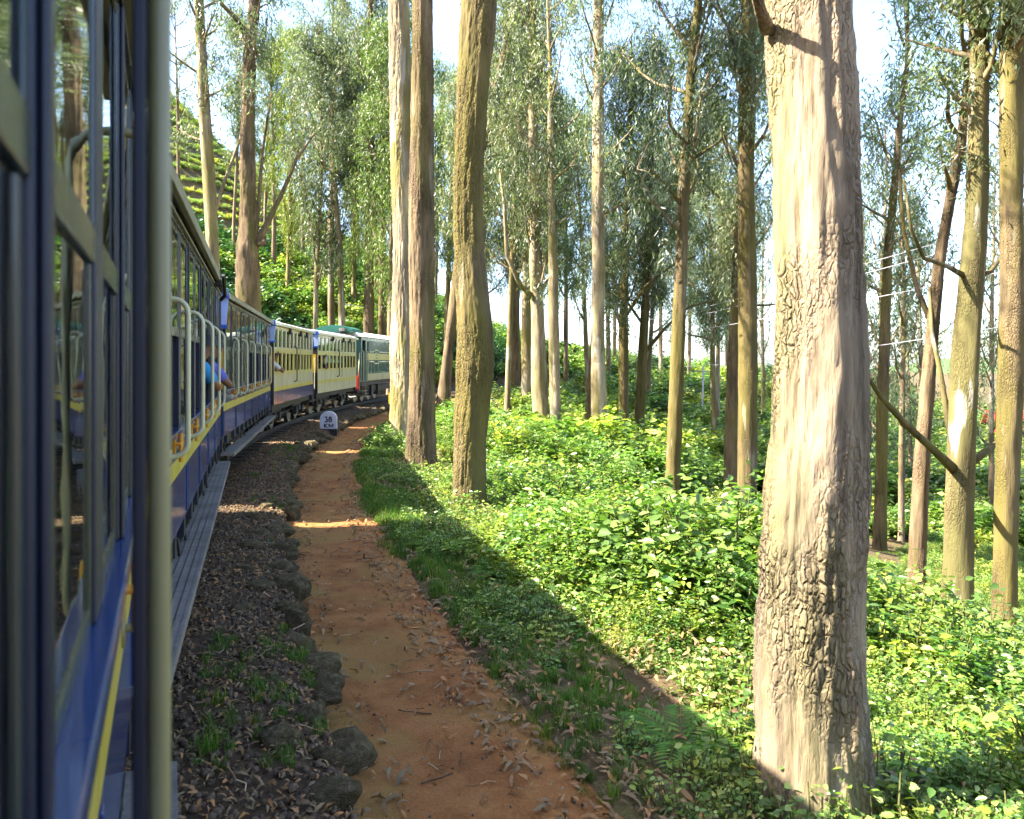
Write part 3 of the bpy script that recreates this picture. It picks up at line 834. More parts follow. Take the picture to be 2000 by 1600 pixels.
# ------------------------------------------------------------------ scatter with geometry nodes (for stuff only)
def scatter(name, pts, rots, scls, sources, label=None, kind='stuff'):
    c = bpy.data.collections.new(name+'_source')
    for s in sources: c.objects.link(s)
    me = bpy.data.meshes.new(name)
    pts = np.asarray(pts, np.float32); n = len(pts)
    me.vertices.add(n); me.vertices.foreach_set("co", pts.ravel())
    a = me.attributes.new('rot', 'FLOAT_VECTOR', 'POINT'); a.data.foreach_set('vector', np.asarray(rots, np.float32).ravel())
    a = me.attributes.new('scl', 'FLOAT_VECTOR', 'POINT'); s3 = np.asarray(scls, np.float32)
    if s3.ndim == 1: s3 = np.repeat(s3[:, None], 3, 1)
    a.data.foreach_set('vector', s3.ravel())
    a = me.attributes.new('vi', 'INT', 'POINT'); a.data.foreach_set('value', rng.integers(0, len(sources), n).astype(np.int32))
    me.update()
    o = link(name, me)
    g = bpy.data.node_groups.new(name+'_nodes', 'GeometryNodeTree')
    g.interface.new_socket('Geometry', in_out='INPUT', socket_type='NodeSocketGeometry')
    g.interface.new_socket('Geometry', in_out='OUTPUT', socket_type='NodeSocketGeometry')
    N = g.nodes; Lk = g.links
    gi = N.new('NodeGroupInput'); go = N.new('NodeGroupOutput')
    ci = N.new('GeometryNodeCollectionInfo'); ci.inputs['Collection'].default_value = c
    ci.inputs['Separate Children'].default_value = True; ci.inputs['Reset Children'].default_value = True
    ip = N.new('GeometryNodeInstanceOnPoints'); ip.inputs['Pick Instance'].default_value = True
    def attr(nm, t):
        q = N.new('GeometryNodeInputNamedAttribute'); q.data_type = t; q.inputs[0].default_value = nm; return q.outputs[0]
    er = N.new('FunctionNodeEulerToRotation')
    Lk.new(attr('rot', 'FLOAT_VECTOR'), er.inputs[0])
    Lk.new(gi.outputs[0], ip.inputs['Points']); Lk.new(ci.outputs[0], ip.inputs['Instance'])
    Lk.new(attr('vi', 'INT'), ip.inputs['Instance Index']); Lk.new(er.outputs[0], ip.inputs['Rotation']); Lk.new(attr('scl', 'FLOAT_VECTOR'), ip.inputs['Scale'])
    Lk.new(ip.outputs[0], go.inputs[0])
    md = o.modifiers.new('scatter', 'NODES'); md.node_group = g
    return tag(o, label, kind=kind)

def src(name, verts, faces, mats, fmat=None, smooth=False):
    return bpy.data.objects.new(name, mesh_np(name, verts, faces, mats, fmat, smooth))

def unit(v):
    return v/np.maximum(np.linalg.norm(v, axis=-1, keepdims=True), 1e-9)

def leaves(pos, dirs, nrm, length, width, fold=.25, tri4=True):
    """broad leaves: returns verts, quads. pos base point, dirs along leaf, nrm up."""
    n = len(pos)
    side = unit(np.cross(dirs, nrm)); nn = unit(np.cross(side, dirs))
    L = np.asarray(length).reshape(-1, 1)*np.ones((n, 1)); W = np.asarray(width).reshape(-1, 1)*np.ones((n, 1))
    if tri4:      # rounded outline: base, two points on each side, tip, raised sides and a rib point
        P_ = lambda t, w, up: pos+dirs*L*t+side*W*w+nn*(W*up-L*.16*t*t)
        V = np.stack([P_(0, 0, 0), P_(.28, .40, fold*.45), P_(.62, .38, fold*.4), P_(1, 0, 0), P_(.62, -.38, fold*.4), P_(.28, -.40, fold*.45), P_(.5, 0, -fold*.25)], 1).reshape(-1, 3)
        o = (np.arange(n)*7)[:, None]
        F = np.concatenate([o+np.array([[i, (i+1) % 6, 6]]) for i in range(6)], 0)
    else:
        b = pos; t = pos+dirs*L - nn*L*.12
        l = pos+dirs*L*.42+side*W*.5 + nn*W*fold*.3; r = pos+dirs*L*.42-side*W*.5 + nn*W*fold*.3
        V = np.stack([b, l, t, r], 1).reshape(-1, 3); o = (np.arange(n)*4)[:, None]
        F = np.concatenate([o+np.array([[0, 2, 1]]), o+np.array([[0, 3, 2]])], 0)
    return V, F

def cyl_tris(p0, p1, r0, r1, n=4):
    """thin stems: arrays of segments -> triangles."""
    d = unit(p1-p0); a = unit(np.cross(d, np.array([[.31, .77, .55]]))); b = np.cross(d, a)
    V = []; 
    for k in range(n):
        q = 2*math.pi*k/n
        V.append(p0+(a*math.cos(q)+b*math.sin(q))*np.reshape(r0, (-1, 1)))
    for k in range(n):
        q = 2*math.pi*k/n
        V.append(p1+(a*math.cos(q)+b*math.sin(q))*np.reshape(r1, (-1, 1)))
    V = np.stack(V, 1).reshape(-1, 3); m = len(p0); o = (np.arange(m)*2*n)[:, None]
    F = []
    for k in range(n):
        k2 = (k+1) % n
        F += [o+np.array([[k, k2, n+k2]]), o+np.array([[k, n+k2, n+k]])]
    return V, np.concatenate(F, 0)

def merge(parts):
    V = []; F = []; Mi = []; o = 0
    for v, f, m in parts:
        V.append(v); F.append(f+o); Mi.append(np.full(len(f), m)); o += len(v)
    return np.concatenate(V), np.concatenate(F), np.concatenate(Mi)

def bush_src(name, nst, h, r, nleaf, ll, lw, mats, tri4=True, up=.6, seed=0):
    g = np.random.default_rng(seed)
    P0 = []; P1 = []; lp = []; ld = []; ln = []
    for s in range(nst):
        az = g.uniform(0, 6.283); out = r*math.sqrt(g.uniform(0, 1)); hh = h*g.uniform(.55, 1.0)*(1-.35*(out/r)**2)
        p0 = np.array([math.cos(az)*out*.35, math.sin(az)*out*.35, -.08]); p2 = np.array([math.cos(az)*out, math.sin(az)*out, hh])
        p1 = (p0+p2)/2+np.array([0, 0, .12*h])
        P0 += [p0, p1]; P1 += [p1, p1+(p2-p1)*.72]
        k = max(3, nleaf//nst)
        t = g.uniform(.15, 1.0, k)**.7
        q = (p0[None]*((1-t)**2)[:, None]+2*p1[None]*(t*(1-t))[:, None]+p2[None]*(t**2)[:, None])
        q = q+g.normal(0, .05*r+.015, (k, 3))
        a = g.uniform(0, 6.283, k)
        dd = np.stack([np.cos(a), np.sin(a), g.uniform(-.35, .5, k)], 1)
        lp.append(q); ld.append(unit(dd)); 
        ln.append(unit(np.stack([g.normal(0, .5, k), g.normal(0, .5, k), np.full(k, up+.3)], 1)))
    lp = np.concatenate(lp); ld = np.concatenate(ld); ln = np.concatenate(ln)
    sz = g.uniform(.6, 1.25, len(lp))
    V1, F1 = leaves(lp, ld, ln, ll*sz, lw*sz, tri4=tri4)
    V2, F2 = cyl_tris(np.array(P0), np.array(P1), np.full(len(P0), .006), np.full(len(P0), .004), 3)
    V, F, Mi = merge([(V1, F1, 0), (V2, F2, 1)])
    return src(name, V, F, [mats[0], mats[1]], Mi)

stem_m = M['stem']
near_bush = [bush_src('shrub_a%d' % i, 34, .72, .46, 780, .050, .032, (M['bush'], stem_m), True, seed=i) for i in range(3)]
near_bush += [bush_src('shrub_b%d' % i, 26, .6, .44, 460, .072, .045, (M['bush'], stem_m), True, seed=20+i) for i in range(2)]
near_bush += [bush_src('shrub_c%d' % i, 30, .66, .46, 950, .032, .02, (M['bush_fine'], stem_m), True, seed=24+i) for i in range(2)]
near_bush += [bush_src('shrub_e0', 22, .75, .42, 420, .095, .026, (M['bush_mid'], stem_m), True, seed=27), bush_src('shrub_e1', 24, .62, .44, 480, .066, .04, (M['bush_mid'], stem_m), True, seed=28)]
mid_bush_x = [bush_src('shrub_n%d' % i, 30, .8, .7, 900, .055, .032, (M['bush_fine'], stem_m), False, seed=45+i) for i in range(2)]+[bush_src('shrub_n2', 28, .8, .7, 700, .09, .04, (M['bush_mid'], stem_m), False, seed=47)]
mid_bush = [bush_src('shrub_m%d' % i, 30, .9, .75, 900, .078, .048, (M['bush'], stem_m), True, seed=40+i) for i in range(4)]
far_bush = [bush_src('shrub_f%d' % i, 28, 1.1, 1.05, 760, .16, .09, (M['bush'], stem_m), False, seed=60+i) for i in range(4)]
dark_bush = [bush_src('shrub_d%d' % i, 28, 1.1, 1.0, 760, .16, .08, (M['bush_dark'], stem_m), False, seed=80+i) for i in range(3)]
dry_bush = [bush_src('shrub_y%d' % i, 24, .55, .5, 160, .08, .02, (M['bush_dry'], M['bush_dry']), False, seed=90+i) for i in range(2)]

weeds = [bush_src('weed%d' % i, 9, .42, .26, 70, .06, .034, (M['bush'], stem_m), True, seed=120+i) for i in range(4)]
# grass tufts
def tuft(name, n, h, sp, mat, seed):
    g = np.random.default_rng(seed)
    a = g.uniform(0, 6.283, n); r = sp*np.sqrt(g.uniform(0, 1, n))
    b = np.stack([np.cos(a)*r, np.sin(a)*r, np.full(n, -.01)], 1)
    a2 = g.uniform(0, 6.283, n); ln = h*g.uniform(.5, 1.15, n); lean = g.uniform(.1, .75, n)
    dirh = np.stack([np.cos(a2), np.sin(a2), 0*a2], 1)
    m = b+dirh*(ln*lean*.35)[:, None]+np.array([0, 0, 1])*(ln*.6)[:, None]
    t = b+dirh*(ln*lean)[:, None]+np.array([0, 0, 1])*(ln*(1-.35*lean))[:, None]
    w = np.stack([-np.sin(a2), np.cos(a2), 0*a2], 1)*.004
    V = np.stack([b-w, b+w, m+w*.8, m-w*.8, t], 1).reshape(-1, 3); o = (np.arange(n)*5)[:, None]
    F = np.concatenate([o+np.array([[0, 1, 2]]), o+np.array([[0, 2, 3]]), o+np.array([[3, 2, 4]])], 0)
    return src(name, V, F, [mat])
tufts = [tuft('tuft%d' % i, 34, .16+.03*i, .09, M['grass'], 300+i) for i in range(4)]

# fern clumps: arching fronds of narrow leaflets
def fern(name, nf, L, mat, seed):
    g = np.random.default_rng(seed); lp = []; ld = []; ln = []; ll = []; P0 = []; P1 = []
    for f in range(nf):
        az = 6.283*f/nf+g.uniform(-.3, .3); le = L*g.uniform(.7, 1.1)
        o = np.array([math.cos(az), math.sin(az), 0]); s = np.array([-math.sin(az), math.cos(az), 0])
        prev = np.zeros(3)
        for k in range(1, 17):
            t = k/16
            p = o*le*t*.85+np.array([0, 0, 1])*le*(.75*t-.62*t*t)
            P0.append(prev); P1.append(p)
            d = unit((p-prev)[None])[0]; prev = p
            wl = le*.26*math.sin(math.pi*min(1, t*.93+.06))**.8
            for sg in (-1, 1):
                lp.append(p); ld.append(unit((s*sg+d*.45)[None])[0]); ln.append(np.cross(s, d)*-1+np.array([0, 0, .5])); ll.append(wl)
    ll = np.array(ll)
    V1, F1 = leaves(np.array(lp), np.array(ld), unit(np.array(ln)), ll, ll*.17+.004, .1, False)
    V2, F2 = cyl_tris(np.array(P0), np.array(P1), np.full(len(P0), .003), np.full(len(P0), .003), 3)
    V, F, Mi = merge([(V1, F1, 0), (V2, F2, 0)])
    return mesh_np(name, V, F, [mat])

# dead leaves, twigs, gravel
def dead_leaf(name, seed):
    g = np.random.default_rng(seed); L = g.uniform(.07, .12); W = L*g.uniform(.18, .3); n = 5; V = []; c = g.uniform(-1.2, 1.2); tw = g.uniform(-.6, .6)
    for i in range(n+1):
        t = i/n; w = W*math.sin(math.pi*min(.97, t+.03))**.8*.5+.001
        z = .02*math.sin(t*math.pi)*g.uniform(.4, 1.3); x = L*(t-.5); y = c*L*.35*(t-.5)**2
        V += [(x, y-w, z+tw*w), (x, y+w, z-tw*w)]
    F = []
    for i in range(n): F += [(2*i, 2*i+2, 2*i+3), (2*i, 2*i+3, 2*i+1)]
    return src(name, np.array(V), np.array(F), [M['litter']])
dleaves = [dead_leaf('dead%d' % i, 400+i) for i in range(6)]
def stick(name, seed):
    g = np.random.default_rng(seed); k = 5; p = np.zeros((k, 3)); p[:, 0] = np.linspace(-.12, .12, k); p[:, 1:] = g.normal(0, .008, (k, 2)); p[:, 2] = np.abs(p[:, 2])
    V, F = cyl_tris(p[:-1], p[1:], np.full(k-1, .004), np.full(k-1, .0035), 4); return src(name, V, F, [M['wood'] if seed % 2 else M['litter']])

def ico(sub=1):
    import bmesh
    bm = bmesh.new(); bmesh.ops.create_icosphere(bm, subdivisions=sub, radius=1.0)
    V = np.array([v.co[:] for v in bm.verts]); F = np.array([[v.index for v in f.verts] for f in bm.faces]); bm.free()
    return V, F
def rock(seed, sub=2, blocky=.35, chips=5):
    V, F = ico(sub); g = np.random.default_rng(seed); o = g.uniform(0, 50, 3)
    n = fbm(V[:, 0]*1.2+o[0], V[:, 1]*1.2+o[1], V[:, 2]*1.2+o[2], 3, seed)
    V = V*(0.72+.6*n)[:, None]; V = V*(1+.22*(vnoise(V[:, 0]*4+o[0], V[:, 1]*4, V[:, 2]*4, seed+3)-.5))[:, None]
    m = np.max(np.abs(V), axis=1, keepdims=True); V = V*(1-blocky)+V/np.maximum(m, .01)*.75*blocky
    for k in range(chips):       # chip flat facets
        d = unit(g.normal(0, 1, (1, 3)))[0]; h = g.uniform(.45, .75); s = V@d; V = V-np.outer(np.maximum(s-h, 0), d)
    return V, F
gravel_s = []
for i in range(5):
    V, F = rock(500+i, 1); gravel_s.append(src('pebble%d' % i, V*.03, F, [M['gravel']]))

def at_d(th, d): 
    x, y = on_track(th, d); return x, y
def ballast_z(d): return np.interp(d, [-2.3, -1.5, 1.2, 1.8, 2.0, 2.06], [-.30, -.17, -.17, -.21, -.27, -.50])

# gravel and litter on the trackside
def sc_strip(n, th0, th1, d0, d1, power=1.0):
    t = th0+(th1-th0)*rng.uniform(0, 1, n)**power; d = rng.uniform(d0, d1, n)
    X, Y = on_track(t, d); return X, Y, d
X, Y, D = sc_strip(6000, 24.5, 4, .85, 2.0, 1.35)
Z = ballast_z(D)+(fbm(X*3, Y*3, .5, 4, 3)-.47)*.12*np.clip((2.1-D), 0, 1)+.006
scatter('trackside_gravel', np.stack([X, Y, Z], 1), rng.uniform(0, 6.28, (len(X), 3)), rng.uniform(.35, 1.15, len(X)), gravel_s)
parts = []
for (n, a, b, d0, d1, pw) in ((19000, 24.5, 3, .85, 2.03, 1.5), (700, 24, 4, 2.05, 2.35, 1.2), (3600, 24, 2, 2.9, 3.65, 1.2), (260, 24, 2, 2.3, 3.0, 1.2), (4200, 24, 8, 3.4, 5.4, 1.1)):
    X, Y, D = sc_strip(n, a, b, d0, d1, pw)
    zb = ballast_z(D)+(fbm(X*3, Y*3, .5, 4, 3)-.47)*.12*np.clip((2.1-D), 0, 1)
    zp = np.interp(D, [1.95, 2.15, 2.6, 3.1, 3.75], [-.40, -.415, -.44, -.42, -.47])+(fbm(X*1.6, Y*1.6, 9.5, 4, 31)-.47)*.05
    Z = np.where(D < 2.05, zb, np.where(D < 3.05, zp, np.maximum(zp, zground(X, Y))))+.012+rng.uniform(0, .012, n)
    parts.append(np.stack([X, Y, Z], 1))
P = np.concatenate(parts); n = len(P)
scatter('leaf_litter', P, np.stack([rng.normal(0, .35, n), rng.normal(0, .35, n), rng.uniform(0, 6.28, n)], 1), np.where(np.arange(n) < 19000, rng.uniform(.18, .75, n)**1.1, rng.uniform(.45, 1.15, n)), dleaves)

sk = [stick('stick%d' % i, 450+i) for i in range(4)]
X, Y, D = sc_strip(520, 24.5, 4, .9, 4.2, 1.3)
zp = np.interp(D, [1.95, 2.15, 2.6, 3.1, 3.75], [-.40, -.415, -.44, -.42, -.47])+(fbm(X*1.6, Y*1.6, 9.5, 4, 31)-.47)*.05
Z = np.where(D < 2.03, ballast_z(D)+.03, np.where(D < 3.1, zp, np.maximum(zp, zground(X, Y))))+.008
scatter('fallen_twigs', np.stack([X, Y, Z], 1), np.stack([rng.normal(0, .1, len(X)), rng.normal(0, .1, len(X)), rng.uniform(0, 6.28, len(X))], 1), rng.uniform(.2, 1.1, len(X)), sk)

# small stones pressed into the path
X, Y, D = sc_strip(420, 24.5, 6, 2.1, 3.3, 1.2)
zp = np.interp(D, [1.95, 2.15, 2.6, 3.1, 3.75], [-.40, -.415, -.44, -.42, -.47])+(fbm(X*1.6, Y*1.6, 9.5, 4, 31)-.47)*.05
scatter('path_pebbles', np.stack([X, Y, zp], 1), rng.uniform(0, 6.28, (len(X), 3)), rng.uniform(.12, .55, len(X)), gravel_s)

# grass on the verge
X, Y, D = sc_strip(9000, 24.5, -8, 3.15, 4.9, 1.1)
Z = zground(X, Y)
keep = (fbm(X*.8, Y*.8, 4, 3, 77) > np.interp(D, [3.2, 3.4, 4.3, 4.9], [.46, .30, .34, .46])+np.interp(Y, [4, 8], [.12, 0]))
X, Y, Z = X[keep], Y[keep], Z[keep]; n = len(X)
X2, Y2, D2 = sc_strip(700, 24, 6, 1.25, 2.1, 1.2)
k2 = fbm(X2*1.1, Y2*1.1, 2, 3, 5) > .50
X2, Y2, D2 = X2[k2], Y2[k2], D2[k2]
P = np.concatenate([np.stack([X, Y, Z], 1), np.stack([X2, Y2, ballast_z(D2)], 1)]); s = np.concatenate([rng.uniform(.35, .9, n)*np.interp(Y, [4, 10], [.6, 1.0]), rng.uniform(.3, .6, len(X2))])
n = len(P)
scatter('verge_grass', P, np.stack([rng.normal(0, .15, n), rng.normal(0, .15, n), rng.uniform(0, 6.28, n)], 1), s, tufts)

# undergrowth on the slope: near, middle and far; lower close round the trunks
TRUNKS = np.array([ray_ground(u, v)[:2] for (u, v) in ((1600, 1590), (914, 1005), (821, 922), (786, 862), (1058, 852), (1087, 872), (1172, 905), (1219, 885), (1245, 892), (1311, 985), (1425, 960), (1458, 1025), (1718, 1075), (1787, 1180), (1868, 1215), (1958, 1235))])
def thin(X, Y):
    dd = np.min(np.hypot(X[:, None]-TRUNKS[None, :, 0], (Y[:, None]-TRUNKS[None, :, 1])*.8), axis=1)
    low = 1-.48*np.clip((X-2.5)/2.5, 0, 1)*np.clip((Y-6)/3, 0, 1)      # sparser, lower growth down the slope
    return np.interp(dd, [.5, 1.6], [.38, 1.0])*low
def in_view(X, Y, pad=160):
    u = 1000+FPX*X/np.maximum(Y, .5)
    return (u > -pad) & (u < 2000+pad) & (Y > 1.8)
def sc_area(n, y0, y1):
    Y = np.sqrt(rng.uniform(y0**2, y1**2, n)); n = int(n*1.17); Y = np.sqrt(rng.uniform(y0**2, y1**2, n)); U = rng.uniform(-200, 2600, n); return (U-1000)/FPX*Y, Y
def spots_near(n, y0, y1, dmin, dmax, thr):
    X, Y = sc_area(n, y0, y1); D = dof(X, Y)
    f = fbm(X*.35, Y*.35, 8.8, 3, 55)
    k = (D > dmin+rng.uniform(0, .7, len(D))) & (D < dmax) & (f > thr); return X[k], Y[k], D[k], f[k]
def place(name, X, Y, base, var, sources, sink=.05, zs=None):
    n = len(X); Z = zground(X, Y)-sink; s = base*rng.uniform(1-var, 1+var, n)
    s3 = np.stack([s, s, s*(zs if zs is not None else rng.uniform(.8, 1.2, n))], 1)
    return scatter(name, np.stack([X, Y, Z], 1), np.stack([rng.normal(0, .12, n), rng.normal(0, .12, n), rng.uniform(0, 6.28, n)], 1), s3, sources)
X, Y, D, f = spots_near(4200, 2.5, 14, 4.3, 40, .25)
grow = np.interp(D, [4.3, 5.0, 6.5, 12], [.45, .85, 1.12, 1.0])*np.interp(f, [.3, .42, .5, .62], [.5, .85, 1.3, 1.9])*thin(X, Y)
place('undergrowth', X, Y, grow, .25, near_bush)
X, Y, D, f = spots_near(5200, 14, 30, 4.6, 60, .36)
place('undergrowth', X, Y, np.interp(D, [4.6, 5.5, 8], [.4, .75, .85])*np.interp(f, [.3, .42, .5, .62], [.4, .75, 1.25, 1.9])*thin(X, Y), .35, mid_bush+mid_bush_x)
X, Y, D, f = spots_near(5200, 30, 75, 4.6, 80, .36)
place('undergrowth', X, Y, np.interp(D, [4.6, 7], [.6, 1.2])*np.interp(f, [.35, .6], [.7, 1.5]), .35, far_bush)
X, Y = sc_area(5200, 60, 190); D = dof(X, Y); k = (np.abs(D) > 4.2) & (D > -60) & ~((phi(X, Y) < 37) & (D < 0)); X, Y = X[k], Y[k]
place('undergrowth', X, Y, 2.0*np.ones(len(X)), .4, far_bush+dark_bush[:1])
# uphill scrub behind the train
X, Y = sc_area(9000, 14, 85); D = dof(X, Y); k = (D < -3.4) & (D > np.where(phi(X, Y) < 34, -23, -40)) & (X < 12); X, Y, D = X[k], Y[k], D[k]
k = fbm(X*.12, Y*.12, 1, 3, 9) > .42
place('hillside_scrub', X[k], Y[k], np.interp(D[k], [-30, -4], [2.1, 1.0]), .35, dark_bush)
place('hillside_scrub', X[~k], Y[~k], np.interp(D[~k], [-30, -4], [2.0, 1.0]), .35, far_bush)
# small weeds along the shaded verge
X, Y, D = sc_strip(3400, 24.5, -4, 3.45, 5.2, 1.1)
k = fbm(X*.9, Y*.9, 6, 3, 91) > np.interp(D, [3.5, 5], [.46, .34]); X, Y, D = X[k], Y[k], D[k]
place('verge_weeds', X, Y, np.interp(D, [3.5, 5], [.5, 1.0]), .4, weeds)
# dry patches
X, Y, D, f = spots_near(500, 14, 32, 6.5, 30, .52)
place('dry_brush', X, Y, 1.1*np.ones(len(X)), .3, dry_bush)

# tea garden on the hill: rows along the contour
tb = [bush_src('tea%d' % i, 30, .55, .60, 420, .12, .075, (M['tea'], stem_m), False, seed=700+i) for i in range(3)]
PX = []; PY = []
for d in np.arange(-24, -92, -1.75):
    r = RT-d
    for a in np.arange(4, 36, .55*84/r):
        x = CX-r*math.cos(R(a)); y = CY+r*math.sin(R(a))
        PX.append(x+random.uniform(-.25, .25)); PY.append(y+random.uniform(-.25, .25))
X = np.array(PX); Y = np.array(PY); u = 1000+FPX*X/Y; k = (u > 180) & (u < 640); X, Y = X[k], Y[k]
place('tea_bushes', X, Y, 1.05*np.ones(len(X)), .12, tb, zs=.85)

# ------------------------------------------------------------------ crowns (shared meshes)
def crown_mesh(name, H, Rm, nl, nsub, lpc, mats, seed, low=0.0, droop=.75, leaf=(.20, .046), spread=.27, sparse=0):
    g = np.random.default_rng(seed)
    P0 = []; P1 = []; r0 = []; r1 = []; C = []
    for i in range(nl):
        t = (i+g.uniform(0, 1))/nl
        z = H*t*.93
        az = i*2.399+g.uniform(-.5, .5)
        ln = Rm*(.45+.75*math.sin(math.pi*min(1, .12+t*.86))**1.1)*g.uniform(.65, 1.2)
        el = R(g.uniform(18, 58))
        d = np.array([math.cos(az)*math.cos(el), math.sin(az)*math.cos(el), math.sin(el)])
        p = np.array([0, 0, z]); rad = .05*(1-t)+.03; q = p
        K = 5; pts = [p]
        for k in range(K):
            d = unit((d+np.array([0, 0, .10])+g.normal(0, .13, 3))[None])[0]
            q = q+d*ln/K; pts.append(q)
        for k in range(K):
            P0.append(pts[k]); P1.append(pts[k+1]); r0.append(rad*(1-k/K*.75)); r1.append(rad*(1-(k+1)/K*.75))
        for s in range(nsub):
            k = g.integers(1, K+1); b = pts[k]
            dd = unit((d*.5+g.normal(0, .7, 3)+np.array([0, 0, .15]))[None])[0]
            e = b+dd*g.uniform(.35, 1.15); m = (b+e)/2+np.array([0, 0, .08])
            P0 += [b, m]; P1 += [m, e]; r0 += [.018, .012]; r1 += [.012, .006]
            C.append(e)
            if g.uniform() < .5: C.append(m)
        C.append(pts[-1])
    C = np.array(C); n = len(C)
    cnt = (lpc*g.uniform(.4, 1.5, n)).astype(int)
    idx = np.repeat(np.arange(n), cnt); k = len(idx)
    off = g.normal(0, 1, (k, 3))*np.array([spread, spread, spread*1.25])*np.repeat(g.uniform(.6, 1.2, n), cnt)[:, None]
    off[:, 2] -= np.abs(g.normal(0, .16, k))
    pos = C[idx]+off
    a = g.uniform(0, 6.283, k)
    dr = unit(np.stack([np.cos(a)*.6, np.sin(a)*.6, -droop+g.normal(0, .38, k)], 1))
    nr = unit(g.normal(0, 1, (k, 3)))
    sz = g.uniform(.65, 1.3, k)
    V1, F1 = leaves(pos, dr, nr, leaf[0]*sz, leaf[1]*sz, .1, False)
    V2, F2 = cyl_tris(np.array(P0), np.array(P1), np.array(r0), np.array(r1), 5)
    V, F, Mi = merge([(V1, F1, 0), (V2, F2, 1)])
    return mesh_np(name, V, F, mats, Mi)
CR = [crown_mesh('crown_mesh', 13, 2.9, 26, 6, 80, [M['euc'], M['bark_far']], 900+i) for i in range(4)]
CR_Y = [crown_mesh('crown_mesh', 12, 3.0, 24, 6, 80, [M['euc_y'], M['bark_far']], 930+i) for i in range(2)]
CR_S = [crown_mesh('crown_mesh', 14, 2.5, 18, 4, 56, [M['euc'], M['bark_far']], 960+i) for i in range(3)]     # thin crowns

# ------------------------------------------------------------------ trunks
def spline(P, n):
    P = np.asarray(P, float); t = np.concatenate([[0], np.cumsum(np.linalg.norm(np.diff(P[:, :3], axis=0), axis=1))]); t /= t[-1]
    q = np.linspace(0, 1, n); out = []
    for k in range(P.shape[1]):
        # monotone-ish smoothing: linear then box filter
        out.append(np.interp(q, t, P[:, k]))
    O = np.stack(out, 1); w = max(1, n//38)
    pad = np.concatenate([np.repeat(O[:1], w, 0), O, np.repeat(O[-1:], w, 0)])
    ker = np.ones(2*w+1)/(2*w+1)
    S = np.stack([np.convolve(pad[:, k], ker, 'valid') for k in range(P.shape[1])], 1)
    S[:1] = O[:1]
    return S

def trunk_mesh(name, P, mat, nseg=16, step=.25, rough=.03, fx=5.0, fz=1.2, seed=0, flare=.25):
    """P rows (x,y,z,r), local coords."""
    L = np.sum(np.linalg.norm(np.diff(np.asarray(P)[:, :3], axis=0), axis=1))
    n = int(max(8, min(700, L/step)))
    S = spline(P, n)
    a = np.linspace(0, 2*np.pi, nseg, endpoint=False)
    A, Zi = np.meshgrid(a, np.arange(n))
    r = S[:, 3][Zi]; z = S[:, 2][Zi]
    lob = (vnoise(np.cos(A)*1.4+seed*3.1, np.sin(A)*1.4, z*.35, seed)-.5)*.28
    rid = np.abs(2*vnoise(np.cos(A)*r*fx*4+seed, np.sin(A)*r*fx*4, z*fz, seed+5)-1)
    fin = vnoise(np.cos(A)*r*fx*12+seed, np.sin(A)*r*fx*12, z*fz*8, seed+9)-.5
    base = np.exp(-np.maximum(z-S[0, 2]-.3, 0)/.45)*flare
    lobe5 = 1+base*(.6+.8*vnoise(np.cos(A)*2+9, np.sin(A)*2, seed*1.0, seed+2))
    rr = r*(1+lob)*lobe5+rough*(rid-.4)+rough*.7*fin
    X = S[:, 0][Zi]+np.cos(A)*rr; Y = S[:, 1][Zi]+np.sin(A)*rr
    V = np.stack([X, Y, z], -1).reshape(-1, 3)
    id_ = np.arange(n*nseg).reshape(n, nseg); nx_ = np.roll(id_, -1, 1)
    F = np.stack([id_[:-1], nx_[:-1], nx_[1:], id_[1:]], -1).reshape(-1, 4)
    return mesh_np(name, V, F, [mat], smooth=True)

